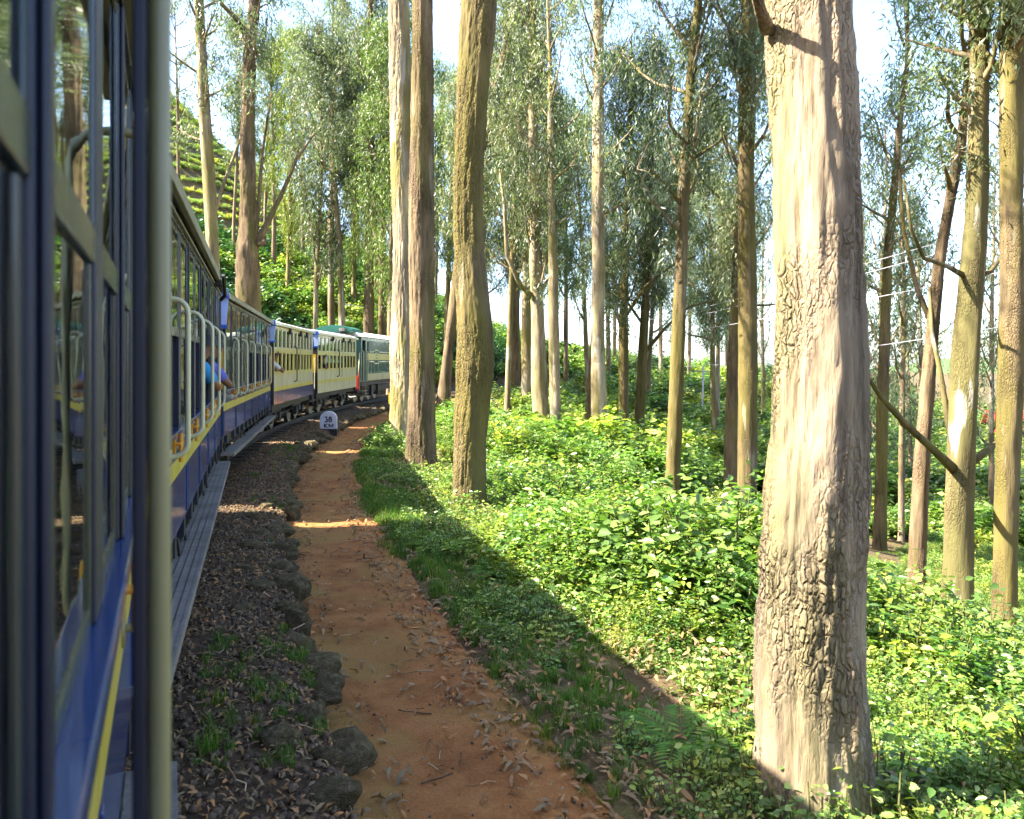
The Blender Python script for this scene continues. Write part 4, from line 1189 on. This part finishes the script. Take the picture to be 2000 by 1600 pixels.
def tree(name, label, line, bark, Y=None, crown=None, crown_z=8.0, top=26.0, seed=0, group=None, detail=1, limbs=(), crown_s=1.0, rough=.02, cat='tree', crown_n=1, flare=.25):
    """line: trunk centre line and width read off the photograph as (u, v, w), bottom first; the trunk stands at its own distance."""
    u0, v0, w0 = line[0]
    if Y is None:
        gx, Y, gz = ray_ground(u0, v0)
    base = pt(u0, v0, Y); gz = zg(base.x, Y)
    g = random.Random(seed)
    root = empty(name, (base.x, Y, gz))
    tag(root, label, cat, group)
    P = []
    lean = [0, 0]
    p_first = pt(line[0][0], line[0][1], Y)
    P.append((p_first.x-base.x, 0, -.5, w0*Y/FPX/2))
    for i, (u, v, w) in enumerate(line):
        q = pt(u, v, Y)
        P.append((q.x-base.x, g.uniform(-.12, .12)*i*.3, q.z-gz, w*Y/FPX/2))
    P = [P[0]]+[p for p in P[1:] if p[2] > 0.05]
    # carry on above the frame in the same way, tapering
    a, b = P[-2], P[-1]
    sl = max(-.12, min(.12, (b[0]-a[0])/max(.5, b[2]-a[2])))
    if top > b[2]+.5:
        k = 3
        for i in range(1, k+1):
            z = b[2]+(top-b[2])*i/k
            P.append((b[0]+sl*(z-b[2])*.6+g.uniform(-.1, .1), b[1]+g.uniform(-.15, .15), z, max(.03, b[3]*(1-.85*i/k))))
    if detail == 2: ns, st = 120, .05
    elif detail == 1: ns, st = 40, .12
    else: ns, st = 12, .5
    link('trunk', trunk_mesh('trunk', P, bark, ns, st, rough, 5.0, 1.2, seed, flare), root)
    PA = np.array(P)
    def axis(z): return np.array([np.interp(z, PA[:, 2], PA[:, k]) for k in (0, 1, 3)])
    for lb in limbs:
        m = MB(); pts = [pt(uu, vv, Y+dy)-Vector((base.x, Y, gz)) for (uu, vv, ww, dy) in lb]
        rad = [ww*Y/FPX/2 for (uu, vv, ww, dy) in lb]
        m.tube(pts, rad, 8); m.build('limb', bark, root, smooth=True)
    if crown:
        for i in range(crown_n):
            cm = crown[(seed+i) % len(crown)]
            o = link('crown', cm, root)
            cz = crown_z+i*.35*(top-crown_z)
            ax = axis(cz); at = axis(min(top, cz+10))
            o.location = (ax[0], ax[1], cz)
            s = (top-cz+1.0)/14.0
            o.scale = (crown_s, crown_s, s)
            o.rotation_euler = (math.atan2(-(at[1]-ax[1]), 10)*.8, math.atan2(at[0]-ax[0], 10), g.uniform(0, 6.28))
            # keep the lean in world space: rotate about z inside the mesh first
            o.rotation_mode = 'ZXY'
    return root

EUC = 'eucalyptus_tree'
B = M
tree(EUC, 'thick tan eucalyptus trunk nearest the camera with cracked sunlit bark',
     [(1602, 1590, 204), (1591, 1300, 196), (1582, 1150, 203), (1593, 900, 190), (1600, 600, 174), (1592, 300, 173), (1584, 0, 168)],
     M['bark_tan'], crown=CR, crown_z=14, top=27, seed=1, detail=2, rough=.036, crown_s=1.2, limbs=[[(1500, 60, 30, 0), (1485, 20, 22, -.1), (1465, -60, 18, -.3), (1430, -160, 12, -.6)]], flare=.25)
tree(EUC, 'mossy wavy eucalyptus trunk standing alone right beside the path',
     [(914, 1005, 64), (916, 850, 60), (934, 700, 72), (924, 590, 62), (910, 420, 55), (920, 200, 60), (938, 0, 70), (940, -200, 60)],
     M['bark_moss'], crown=CR, crown_z=13, top=27, seed=2, detail=2, rough=.03)
tree(EUC, 'straight reddish brown fibrous trunk, front one of the pair by the path',
     [(821, 922, 56), (825, 700, 50), (823, 400, 45), (825, 200, 44), (824, 0, 42)],
     M['bark_brown'], crown=CR, crown_z=15, top=29, seed=3, detail=2, rough=.025)
tree(EUC, 'pale peeling trunk, rear one of the pair by the path',
     [(786, 862, 48), (787, 650, 44), (787, 470, 36), (783, 250, 40), (780, 0, 40)],
     M['bark_pale'], crown=CR, crown_z=15, top=30, seed=4, detail=2, rough=.03)
tree(EUC, 'dark leaning trunk seen between the brown pair and the mossy trunk',
     [(866, 782, 24), (880, 650, 19), (898, 500, 20), (938, 300, 20), (975, 150, 16), (1010, 0, 12)], M['bark_brown'], Y=40, crown=CR, crown_z=8, top=26, seed=5)
tree(EUC, 'sturdy trunk with a ragged fork at mid height beside a paler smooth stem',
     [(1058, 852, 36), (1050, 600, 27), (1045, 450, 24), (1042, 300, 20), (1040, 100, 16)], M['bark_pale'], crown=CR, crown_z=7, top=25, seed=6,
     limbs=[[(1050, 590, 12, 0), (1015, 555, 9, -.5), (990, 500, 8, -.8), (985, 400, 6, -1), (975, 330, 4, -1)], [(1052, 580, 9, 0), (1070, 545, 6, .5), (1095, 520, 4, .8)]])
tree(EUC, 'smooth cream stem close behind the forked trunk',
     [(1087, 872, 24), (1081, 600, 20), (1078, 420, 14), (1075, 250, 11)], M['bark_pale'], crown=CR_S, crown_z=10, top=24, seed=7)
tree(EUC, 'short sunlit leaning stem touching a taller straight trunk in mid slope',
     [(1143, 885, 20), (1158, 720, 17), (1166, 560, 10)], M['bark_brown'], crown=None, top=8.5, seed=8)
tree(EUC, 'tall straight grey and tan trunk with a bare pole top in mid slope',
     [(1172, 905, 32), (1168, 600, 26), (1168, 300, 23), (1170, 0, 21)], M['bark_pale'], crown=CR_S, crown_z=11, top=29, seed=9)
tree(EUC, 'olive stem left of a near twin with dead branches',
     [(1219, 885, 21), (1217, 650, 18), (1219, 550, 16), (1225, 400, 13)], M['bark_moss'], crown=CR, crown_z=6, top=22, seed=10,
     limbs=[[(1220, 620, 8, 0), (1260, 560, 7, -.4), (1310, 520, 5, -.8), (1360, 500, 3, -1.2)]])
tree(EUC, 'olive stem right of its near twin, spreading dry branches',
     [(1245, 892, 21), (1257, 650, 18), (1263, 550, 14), (1272, 300, 10)], M['bark_moss'], crown=CR, crown_z=7, top=23, seed=11,
     limbs=[[(1258, 690, 8, 0), (1300, 640, 6, .4), (1345, 600, 5, .8), (1400, 585, 3, 1.2)], [(1260, 640, 6, 0), (1225, 590, 5, -.4), (1190, 570, 3, -.8)]])
tree(EUC, 'slim leaning yellow green trunk standing by itself in mid slope',
     [(1311, 985, 30), (1321, 750, 27), (1335, 400, 22), (1345, 200, 20), (1362, 0, 18)], M['bark_moss'], crown=CR, crown_z=9.5, top=27, seed=12, crown_s=1.1,
     limbs=[[(1330, 400, 8, 0), (1300, 360, 6, -.6), (1270, 330, 4, -1)], [(1340, 320, 8, 0), (1400, 280, 5, .5), (1450, 240, 3, .8)]])
tree(EUC, 'brown trunk half hidden behind a greener trunk near the big tan one',
     [(1425, 960, 27), (1433, 700, 23), (1445, 450, 20), (1455, 300, 18), (1468, 50, 14)], M['bark_brown'], crown=CR, crown_z=9, top=25, seed=13)
tree(EUC, 'tall mossy trunk in front of a brown one, next to the big tan trunk',
     [(1458, 1025, 36), (1461, 700, 36), (1458, 300, 31), (1465, 0, 32)], M['bark_moss'], crown=CR, crown_z=12, top=28, seed=14,
     limbs=[[(1470, 597, 5, 0), (1500, 596, 4, 0), (1530, 592, 3, 0)]])
tree(EUC, 'thin green stem just beyond the big tan trunk',
     [(1718, 1075, 24), (1722, 800, 22), (1735, 500, 16), (1755, 250, 11)], M['bark_moss'], crown=CR_S, crown_z=9, top=22, seed=15)
tree(EUC, 'brown trunk with a strong lean towards the top, left of the forked peeling one',
     [(1787, 1180, 36), (1800, 900, 29), (1815, 700, 25), (1835, 500, 21), (1880, 250, 18), (1905, 50, 15)], M['bark_brown'], crown=CR_S, crown_z=9.5, top=19, seed=16,
     limbs=[[(1822, 640, 12, 0), (1790, 560, 9, .5), (1765, 450, 8, .8), (1750, 250, 5, 1)], ])
tree(EUC, 'grey and olive peeling trunk with two heavy low limbs',
     [(1868, 1215, 57), (1876, 950, 52), (1890, 700, 50), (1905, 400, 40), (1918, 100, 34), (1925, 0, 33)], M['bark_peel'], crown=CR_S, crown_z=11, top=24, seed=17, detail=1,
     limbs=[[(1872, 925, 22, 0), (1830, 885, 16, -.4), (1770, 830, 13, -.9), (1720, 775, 10, -1.3), (1690, 730, 8, -1.6), (1680, 640, 5, -1.8)],
            [(1880, 915, 20, 0), (1915, 890, 15, .3), (1950, 862, 12, .6), (1985, 820, 8, .9)],
            [(1862, 880, 15, .1), (1848, 800, 12, .3), (1835, 720, 10, .5), (1820, 650, 8, .8), (1815, 560, 5, 1)],
            [(1885, 540, 12, 0), (1850, 520, 9, -.3), (1805, 505, 7, -.7), (1780, 450, 6, -1), (1765, 350, 4, -1.2)],
            [(1898, 545, 12, 0), (1935, 530, 9, .4), (1965, 490, 7, .7)]])
tree(EUC, 'smooth tan and olive trunk at the far right edge of the view',
     [(1958, 1235, 42), (1968, 950, 43), (1975, 600, 44), (1971, 300, 42), (1976, 0, 42)], M['bark_moss'], crown=CR, crown_z=12, top=26, seed=18, detail=1)
tree(EUC, 'distant brown trunk beyond the grassy mound by the track',
     [(1006, 735, 15), (1006, 500, 11)], M['bark_brown'], Y=52, crown=CR, crown_z=8, top=24, seed=19, detail=0)
tree(EUC, 'distant broad trunk lit on one side behind the forked tree',
     [(1029, 752, 22), (1028, 600, 18), (1027, 450, 13)], M['bark_pale'], Y=46, crown=CR, crown_z=8, top=25, seed=20, detail=0)
# behind the train
tree(EUC, 'tan trunk rising over the roof of the near carriage before the tea garden',
     [(420, 700, 26), (415, 480, 24), (408, 350, 24), (398, 200, 21), (390, 0, 18)], M['bark_pale'], Y=33, crown=CR_S, crown_z=10.5, top=25, seed=21,
     limbs=[[(412, 440, 9, 0), (440, 350, 7, .4), (470, 270, 5, .8), (490, 200, 3, 1)]])
tree(EUC, 'shaggy trunk with a swollen base and fanning branches above the carriages',
     [(487, 700, 44), (487, 600, 44), (485, 510, 46), (481, 440, 34), (485, 250, 26), (490, 100, 23), (496, 0, 20)], M['bark_brown'], Y=33, crown=CR_S, crown_z=12, top=25, seed=22, rough=.08,
     limbs=[[(495, 490, 18, 0), (520, 440, 13, .3), (550, 380, 9, .6), (580, 310, 7, .9), (615, 260, 4, 1.2)], [(497, 470, 12, 0), (505, 400, 8, .3), (512, 300, 6, .6), (530, 180, 4, .8)],
            [(500, 480, 14, 0), (518, 472, 9, -.2)], [(490, 80, 14, 0), (465, 40, 10, -.4), (430, 5, 7, -.8)]])
tree(EUC, 'slim grey trunk over the slotted carriages, left of a close pair',
     [(648, 700, 14), (646, 500, 12), (650, 200, 10)], M['bark_far'], Y=54, crown=CR, crown_z=12, top=28, seed=23, detail=0)
tree(EUC, 'slim leaning trunk over the slotted carriages, right of a close pair',
     [(670, 700, 13), (664, 500, 12), (652, 330, 9)], M['bark_far'], Y=50, crown=CR, crown_z=11, top=22, seed=24, detail=0)
tree(EUC, 'straight pinkish brown trunk rising behind the engine roof',
     [(720, 700, 21), (721, 500, 18), (724, 200, 14), (723, 0, 10)], M['bark_brown'], Y=50, crown=CR, crown_z=10, top=28, seed=25, detail=0,
     limbs=[[(728, 545, 6, 0), (745, 525, 5, .2), (765, 505, 4, .4)]])
tree(EUC, 'second brown trunk behind the engine roof, close to the pale pair',
     [(746, 700, 17), (747, 500, 14), (747, 200, 10)], M['bark_brown'], Y=53, crown=CR, crown_z=10, top=27, seed=26, detail=0)
tree(EUC, 'thin pole like trunk on the hillside behind the shaggy trunk',
     [(535, 560, 9), (535, 400, 8), (531, 200, 6)], M['bark_far'], Y=62, crown=CR_Y, crown_z=9, top=22, seed=27, detail=0)

# woods farther back
def back_tree(X, Y, H, dia, seed, crown, label, cz=.30, lean=0.0, group='eucalyptus trees in the woods farther back', cs=1.0, n=1):
    g = random.Random(seed); z = zg(X, Y)
    root = empty(EUC, (X, Y, z)); tag(root, label, 'tree', group)
    P = [(0, 0, -.6, dia/2), (lean*H*.15, 0, H*.2, dia*.45), (lean*H*.45+g.uniform(-.2, .2), g.uniform(-.2, .2), H*.55, dia*.33), (lean*H*.8, g.uniform(-.3, .3), H*.85, dia*.16), (lean*H, 0, H, .03)]
    link('trunk', trunk_mesh('trunk', P, M['bark_far'], 10, .6, .01, 5, 1.2, seed), root)
    for i in range(n):
        o = link('crown', crown[(seed+i) % len(crown)], root)
        zz = H*((max(.30, cz) if label == LB_A else cz*.55)+.28*i); o.location = (lean*zz, 0, zz)
        o.scale = (cs, cs, (H-zz+1)/13.5); o.rotation_mode = 'ZXY'
        o.rotation_euler = (0, lean, g.uniform(0, 6.28))
LB_A = 'tall slender eucalyptus in the woods across the hollow'
LB_B = 'eucalyptus with thin open crown against bright sky down the slope'
LB_C = 'eucalyptus on the hillside above the train'
sd = 2000
for (u, Y, H, dia, cz) in [(870, 62, 25, .5, .22), (950, 58, 22, .4, .25), (1010, 70, 24, .45, .2), (1085, 88, 27, .5, .12),
                           (1105, 60, 24, .4, .18), (1150, 52, 22, .35, .25), (1200, 92, 26, .5, .1), (1265, 60, 22, .4, .22), (1290, 88, 26, .5, .1),
                           (1345, 92, 24, .45, .1), (1400, 55, 20, .35, .25), (1060, 66, 25, .4, .2), (1190, 72, 26, .45, .15), (1330, 74, 24, .4, .15), (930, 68, 26, .45, .2), (1260, 96, 27, .5, .1), (1440, 70, 20, .35, .2), (1420, 90, 22, .4, .1), (1395, 46, 21, .35, .3), (820, 70, 25, .5, .25), (850, 90, 27, .5, .15), (990, 44, 22, .35, .35)]:
    sd += 1; back_tree((u-1000)/FPX*Y, Y, H, dia, sd, CR_Y if sd % 5 == 0 else CR, LB_A, cz, random.uniform(-.05, .05), cs=random.uniform(.85, 1.15))
for (u, Y, H, dia, cz) in [(1490, 64, 19, .35, .25), (1640, 60, 17, .3, .3), (1780, 46, 16, .28, .3), (1700, 48, 17, .3, .25), (1725, 34, 18, .28, .35), (1810, 40, 17, .3, .25), (1760, 30, 17, .25, .45), (1935, 38, 18, .3, .35), (2010, 44, 17, .3, .3), (2030, 30, 20, .3, .4), (1895, 60, 11, .3, .2)]:
    sd += 1; back_tree((u-1000)/FPX*Y, Y, H, dia, sd, CR_S, LB_B, cz, random.uniform(-.06, .06), 'open eucalyptus trees down the slope', cs=random.uniform(.8, 1.1))
for (u, Y, H, dia, cz) in [(560, 58, 22, .4, .3), (455, 60, 20, .3, .75), (350, 50, 18, .3, .8), (515, 66, 20, .3, .5), (590, 70, 22, .4, .25), (615, 50, 22, .35, .35), (690, 66, 25, .45, .25), (735, 72, 26, .5, .2), (775, 64, 26, .45, .25), (800, 56, 25, .4, .3), (640, 84, 20, .4, .2), (700, 88, 24, .4, .2), (760, 46, 24, .4, .4)]:
    sd += 1; back_tree((u-1000)/FPX*Y, Y, H, dia, sd, CR_Y if sd % 3 == 0 else (CR if sd % 2 else CR_S), LB_C, cz, random.uniform(-.06, .06), 'eucalyptus trees on the hillside above the train', cs=random.uniform(.8, 1.1))

# ------------------------------------------------------------------ single shrubs and ferns beside the path
def shrub(name, label, u, v, s, mats, seed, ll=.07, lw=.04, n=900, h=.8, r=.6, Y=None, cat='shrub'):
    if Y is None: gx, Y, gz = ray_ground(u, v)
    x = (u-1000)/FPX*Y
    o = bush_src(name, 44, h, r, n, ll, lw, mats, True, seed=seed); col.objects.link(o)
    o.location = (x, Y, zg(x, Y)-.04); o.scale = (s, s, s); tag(o, label, cat); return o
shrub('leafy_shrub', 'rounded leafy shrub in front of the pale peeling trunk', 745, 880, 1.0, (M['bush'], stem_m), 801, .085, .04, 900, .85, .62)
shrub('blue_green_shrub', 'dusky blue green feathery shrub at the foot of the tall mossy trunk', 1445, 1030, 1.5, (M['bush_blue'], stem_m), 802, .12, .02, 1500, .95, .55)
shrub('blue_green_shrub', 'small blue green feathery shrub on the slope below the olive twin stems', 1235, 960, 1.2, (M['bush_blue'], stem_m), 803, .12, .02, 1000, .8, .6)
shrub('leafy_shrub', 'bright bush on the mound left of the forked trunk', 990, 790, 2.4, (M['bush'], stem_m), 804, .07, .04, 1500, .7, .8)
fm = [fern('fern_mesh', 9, .5, M['grass'], 850), fern('fern_mesh', 8, .5, M['grass'], 851), fern('fern_mesh', 10, .5, M['bush'], 852)]
for i, (u, v, k, lab) in enumerate([(1330, 1450, 0, 'green fern in shade left of the big tan trunk base'), (965, 1110, 1, 'green fern on the shaded verge below the mossy trunk'),
                                    (850, 1060, 1, 'green fern close to the edge of the grass verge'), (1000, 1180, 0, 'fern among grass at the shadow edge beside the path')]):
    gx, Yf, gz = ray_ground(u, v+20); o = link('fern', fm[k]); o.location = (gx, Yf, zg(gx, Yf)+.02); o.rotation_euler = (0, 0, i*1.3); o.scale = (1.1,)*3
    tag(o, lab, 'fern', 'ferns on the verge')

# ------------------------------------------------------------------ edging stones
Y_KM = 24.5
edging = tag(empty('stone_edging'), kind='structure')
rocks = []
for i in range(9):
    V, F = rock(600+i, 2, .6, 9); me = mesh_np('stone', V, F, [M['stone_red'] if i == 8 else M['stone']]); rocks.append(me)
t = 24.3; k = 0
while t > -6:
    d = 1.99+random.uniform(-.13, .10); x, y = on_track(t, d)
    if abs(float(y)-Y_KM) < .9 and float(y) < Y_KM+.3: t -= .25; k += 1; continue
    s = random.choice((.10, .13, .17, .21))*random.uniform(.85, 1.2)
    me = rocks[k % 8] if k not in (7,) else rocks[8]
    o = link('stone', me, edging); o.location = (float(x), float(y), random.uniform(-.34, -.24)); o.scale = (s*random.uniform(.9, 1.3), s*random.uniform(.9, 1.5), s*random.uniform(.6, 1.0))
    o.rotation_euler = (random.uniform(-.3, .3), random.uniform(-.3, .3), random.uniform(0, 6.28))
    if random.random() < .6:
        x, y = on_track(t, d-.28-random.uniform(0, .2)); o = link('stone', rocks[(k+3) % 8], edging); o.location = (float(x), float(y), -.20); s2 = random.uniform(.07, .15); o.scale = (s2*1.3, s2*1.2, s2*.7); o.rotation_euler = (0, 0, random.uniform(0, 6.28))
    t -= math.degrees((s*1.5+random.uniform(.0, .22))/72.0); k += 1

# ------------------------------------------------------------------ kilometre stone and striped post
Ym = 24.5; xm = (642-1000)/FPX*Ym; zm = -.20
ms = tag(empty('kilometre_stone', (xm, Ym, zm-.02), R(4)), 'white round topped kilometre stone lettered in black beside the path', 'milestone')
w = .265; prof = [(-w, .03), (w, .03), (w, .37)] + [(w*math.cos(a), .37+w*.86*math.sin(a)) for a in [math.pi*k/14 for k in range(1, 14)]] + [(-w, .37)]
MB().prism(prof, 'y', -.07, .07).build('stone_slab', M['stone_white'], ms, bevel=.015)
MB().box(-w-.006, w+.006, -.08, .08, -.25, .035).build('black_base', M['black'], ms, bevel=.008)
def stroke(name, pts, r=.0205):
    m = MB(); m.tube([(x, 0, z) for x, z in pts], r, 8); o = m.build(name, M['black'], ms); o.location = (0, -.073, 0); o.scale = (1, .4, 1)
def arc(cx, cz, rx, rz_, a0, a1, n=12): return [(cx+rx*math.cos(R(a0+(a1-a0)*k/n)), cz+rz_*math.sin(R(a0+(a1-a0)*k/n))) for k in range(n+1)]
stroke('digit_three', [(-.115, .415), (-.035, .415), (-.072, .352)]+arc(-.072, .305, .042, .047, 88, -150))
stroke('digit_eight', arc(.058, .384, .034, .032, -90, 270)+arc(.058, .308, .042, .044, 90, 450))
stroke('letter_k', [(-.12, .08), (-.12, .20)]); stroke('letter_k', [(-.035, .20), (-.11, .14), (-.03, .08)])
for q in (((.022, .08), (.022, .20)), ((.022, .20), (.085, .10)), ((.085, .10), (.148, .20)), ((.148, .20), (.148, .08))): stroke('letter_m', q, .016)
Yp = 25.5; xp = (762-1000)/FPX*Yp; zp_ = zg(xp, Yp)
sp = tag(empty('striped_post', (xp, Yp, zp_)), 'yellow and black striped marker post at the foot of the pale peeling trunk', 'post')
hp = CAM_H-(768-HZ)/FPX*Yp-zp_
nb = 4
for i in range(nb):
    MB().box(-.05, .05, -.05, .05, -.25 if i == 0 else hp*i/nb, hp*(i+1)/nb).build('post_band', M['yellow_post'] if i % 2 else M['black'], sp)

# ------------------------------------------------------------------ passengers
def skin_mesh(name, nodes, edges, mat, parent, root, sub=2):
    names = list(nodes); ix = {k: i for i, k in enumerate(names)}
    me = bpy.data.meshes.new(name); me.from_pydata([nodes[k][:3] for k in names], [(ix[a], ix[b]) for a, b in edges], [])
    me.materials.append(mat); o = link(name, me, parent)
    sk = o.modifiers.new('skin', 'SKIN'); sk.use_smooth_shade = True
    for i, k in enumerate(names):
        r = nodes[k][3]; rr = r if isinstance(r, tuple) else (r, r)
        me.skin_vertices[0].data[i].radius = rr; me.skin_vertices[0].data[i].use_root = (k == root)
    ss = o.modifiers.new('smooth', 'SUBSURF'); ss.levels = sub; ss.render_levels = sub
    return o
def passenger(car, y, x, label, shirt, cap=True, arm_out=.0, vest=False, z=1.32):
    p = empty('person', car.matrix_basis @ Vector((x, y, z)), car.rotation_euler.z)
    tag(p, label, 'person', 'passengers at the carriage windows')
    N = {'pelvis': (0, 0, .13, .14), 'belly': (.06, .03, .33, .125), 'chest': (.15, .07, .54, .13), 'neck': (.25, .12, .68, .052), 'jaw': (.31, .17, .755, .068), 'skull': (.33, .17, .855, .088), 'crown': (.335, .16, .915, .06),
         'nose': (.33, .255, .815, .014), 'ear': (.42, .15, .81, .02),
         'rs': (.30, .03, .60, .065), 're': (.42+arm_out, .16, .36, .047), 'rw': (.34+arm_out, .40, .43, .033), 'rp': (.33+arm_out, .48, .45, .036),
         'f1': (.36+arm_out, .55, .45, .011), 'f1b': (.36+arm_out, .59, .42, .009), 'f2': (.34+arm_out, .565, .455, .011), 'f2b': (.34+arm_out, .61, .425, .009), 'f3': (.32+arm_out, .56, .455, .011), 'f3b': (.32+arm_out, .60, .425, .009), 'f4': (.30+arm_out, .545, .45, .010), 'f4b': (.30+arm_out, .58, .42, .008), 'th': (.285+arm_out, .49, .48, .012), 'thb': (.28+arm_out, .53, .49, .010),
         'ls': (.0, .12, .60, .065), 'le': (-.04, .30, .38, .047), 'lw': (.16, .42, .36, .033), 'lp': (.24, .46, .37, .036),
         'lh': (-.10, .06, .12, .10), 'lk': (-.12, .46, .12, .065), 'lf': (-.12, .48, -.30, .045), 'rh': (.10, .04, .12, .10), 'rk': (.08, .46, .12, .065), 'rf': (.08, .48, -.30, .045)}
    E = [('pelvis', 'belly'), ('belly', 'chest'), ('chest', 'neck'), ('neck', 'jaw'), ('jaw', 'skull'), ('skull', 'crown'), ('jaw', 'nose'), ('jaw', 'ear'), ('chest', 'rs'), ('rs', 're'), ('re', 'rw'), ('rw', 'rp'),
         ('rp', 'f1'), ('f1', 'f1b'), ('rp', 'f2'), ('f2', 'f2b'), ('rp', 'f3'), ('f3', 'f3b'), ('rp', 'f4'), ('f4', 'f4b'), ('rw', 'th'), ('th', 'thb'), ('chest', 'ls'), ('ls', 'le'), ('le', 'lw'), ('lw', 'lp'), ('pelvis', 'lh'), ('lh', 'lk'), ('lk', 'lf'), ('pelvis', 'rh'), ('rh', 'rk'), ('rk', 'rf')]
    skin_mesh('body', N, E, M['skin'], p, 'pelvis')
    mid = lambda a, b, t, r: tuple(N[a][i]*(1-t)+N[b][i]*t for i in range(3))+(r,)
    C = {'pelvis': N['pelvis'][:3]+(.158,), 'belly': N['belly'][:3]+(.148,), 'chest': N['chest'][:3]+(.152,), 'collar': mid('chest', 'neck', .8, .07), 'rs': N['rs'][:3]+(.085,), 'rc': mid('rs', 're', .75, .066), 'ls': N['ls'][:3]+(.085,), 'lc': mid('ls', 'le', .75, .066)}
    skin_mesh('shirt', C, [('pelvis', 'belly'), ('belly', 'chest'), ('chest', 'collar'), ('chest', 'rs'), ('rs', 'rc'), ('chest', 'ls'), ('ls', 'lc')], shirt, p, 'pelvis')
    if vest:
        Vn = {'a': N['pelvis'][:3]+(.165,), 'b': N['belly'][:3]+(.158,), 'c': mid('belly', 'chest', .6, .162)}
        skin_mesh('vest', Vn, [('a', 'b'), ('b', 'c')], M['vest'], p, 'a')
        for zz in (.17, .23):
            ws = MB(); ws.tube([(.02+zz*.12, .01, zz), (.025+zz*.12, .015, zz+.035)], .172, 16); ws.build('white_stripe', M['white_cloth'], p, smooth=True)
    hd = Vector(N['skull'][:3])
    hm = MB()
    rings = 7; ns = 16
    for i in range(rings):
        a = math.pi/2*i/(rings-1)
        for k in range(ns):
            q = 2*math.pi*k/ns
            back = .035 if math.sin(q) < 0.1 else 0
            hm.v.append((hd.x+.105*math.cos(a)*math.cos(q), hd.y-.01+.118*math.cos(a)*math.sin(q), hd.z-back*(1-i/rings)+.108*math.sin(a)))
    for i in range(rings-1):
        for k in range(ns):
            a0 = i*ns+k; a1 = i*ns+(k+1) % ns; hm.f.append((a0, a1, a1+ns, a0+ns)); hm.m.append(0)
    hm.build('hair', M['hair'], p, smooth=True)
    if cap:
        cp = MB(); cp.prism([(hd.x+.085*math.cos(t), hd.y+.09+.11*math.sin(t)) for t in [math.pi*k/10 for k in range(11)]], 'z', hd.z+.015, hd.z+.028); cp.build('cap_brim', M['vest'], p)
    return p
bpy.context.view_layer.update()
passenger(carriage1, 5.0, .72, 'person in turquoise and dark top with a cap leaning at the carriage window', M['shirt_blue'], True, .02, True)
passenger(carriage1, 6.15, .74, 'person in violet blue shirt resting an arm on the carriage window ledge', M['shirt_purple'], False, .08)
passenger(carriage3, .45, .66, 'person at the first slot window of the blue boarded carriage with arms on the ledge', M['white_cloth'], False, .12)
passenger(carriage4, 1.15, .66, 'dark haired person at a slot window of the pale carriage', M['vest'], False, .0)

# ------------------------------------------------------------------ overhead wires, far pole, house, far hills
def wire(label, pts):
    P = [pt(*p) for p in pts]; a, b = P[0], P[-1]
    q = []
    for k in range(25):
        t = k/24; p = a.lerp(b, t); p.z -= 4*.35*t*(1-t); q.append(p)
    o = MB().tube(q, .008, 5).build('overhead_wire', M['stone_white'])
    tag(o, label, 'wire', 'overhead wires across the slope')
wire('highest overhead wire crossing the trees on the slope', [(1180, 640, 66), (2250, 350, 14)])
wire('second overhead wire just under the highest one', [(1180, 650, 66), (2250, 378, 14)])
wire('third overhead wire through the middle of the slope trees', [(1160, 668, 66), (2250, 470, 14)])
wire('lowest overhead wire crossing in front of the tall mossy trunk', [(1290, 716, 60), (2250, 590, 14)])
wire('single thin wire crossing behind the engine roof', [(560, 560, 62), (800, 612, 58)])
gx, Yq, gz = ray_ground(1370, 800)
Yq = 58; xq = (1370-1000)/FPX*Yq; zq = zg(xq, Yq)
up = tag(empty('utility_pole', (xq, Yq, zq)), 'thin pale utility pole far back on the opposite slope', 'pole')
MB().tube([(0, 0, -.4), (.15, 0, 5.2)], [.09, .06], 10).build('pole_shaft', M['stone_white'], up, smooth=True)
MB().box(-.55, .75, -.04, .04, 4.75, 4.85).build('cross_arm', M['steel'], up)

def house(x, y, rz, L, W, H, label, roofm):
    z = zg(x, y); h = tag(empty('house', (x, y, z-.3), rz), label, 'house', 'houses down the valley')
    MB().box(-L/2, L/2, -W/2, W/2, 0, H).build('wall', M['stone_white'], h)
    r = MB().prism([(-W/2-.4, H), (0, H+W*.35), (W/2+.4, H), (W/2+.4, H-.12), (0, H+W*.35-.14), (-W/2-.4, H-.12)], 'x', -L/2-.4, L/2+.4).build('roof', M[roofm], h)
    for q in (-L*.3, L*.3):
        f = MB().box(q-.5, q+.5, -W/2-.05, -W/2-.002, 1.0, 2.1).build('window', M['teal'], h); MB().box(q-.42, q+.42, -W/2-.06, -W/2-.051, 1.08, 2.02).build('pane', M['glass'], f)
    MB().box(-.45, .45, -W/2-.05, -W/2-.002, 0.1, 2.1).build('door', M['navy'], h)
house(47, 68, R(-20), 8, 5, 2.4, 'small red roofed house down the valley at the edge of the view', 'red')
# distant hills
mb = MB()
a = np.linspace(-70, 70, 90)
def ridge(dist, base, amp, seed, name):
    V = []; 
    for i, q in enumerate(a):
        x = dist*math.sin(R(q)); y = dist*math.cos(R(q)); h = base+amp*float(fbm(np.array([q*.06]), np.array([seed*1.0]), 0, 4, seed)[0])
        for (f, hh) in ((.55, -60), (.8, h*.45-20), (1.0, h), (1.25, -40)):
            V.append((x*f, y*f, hh))
    F = []
    for i in range(len(a)-1):
        for k in range(3): F.append((i*4+k, i*4+k+1, i*4+k+5, i*4+k+4))
    o = link(name, mesh_np(name, np.array(V), np.array(F), [M['hill']], smooth=True)); tag(o, kind='structure')
ridge(900, -40, 75, 3, 'distant_hills')
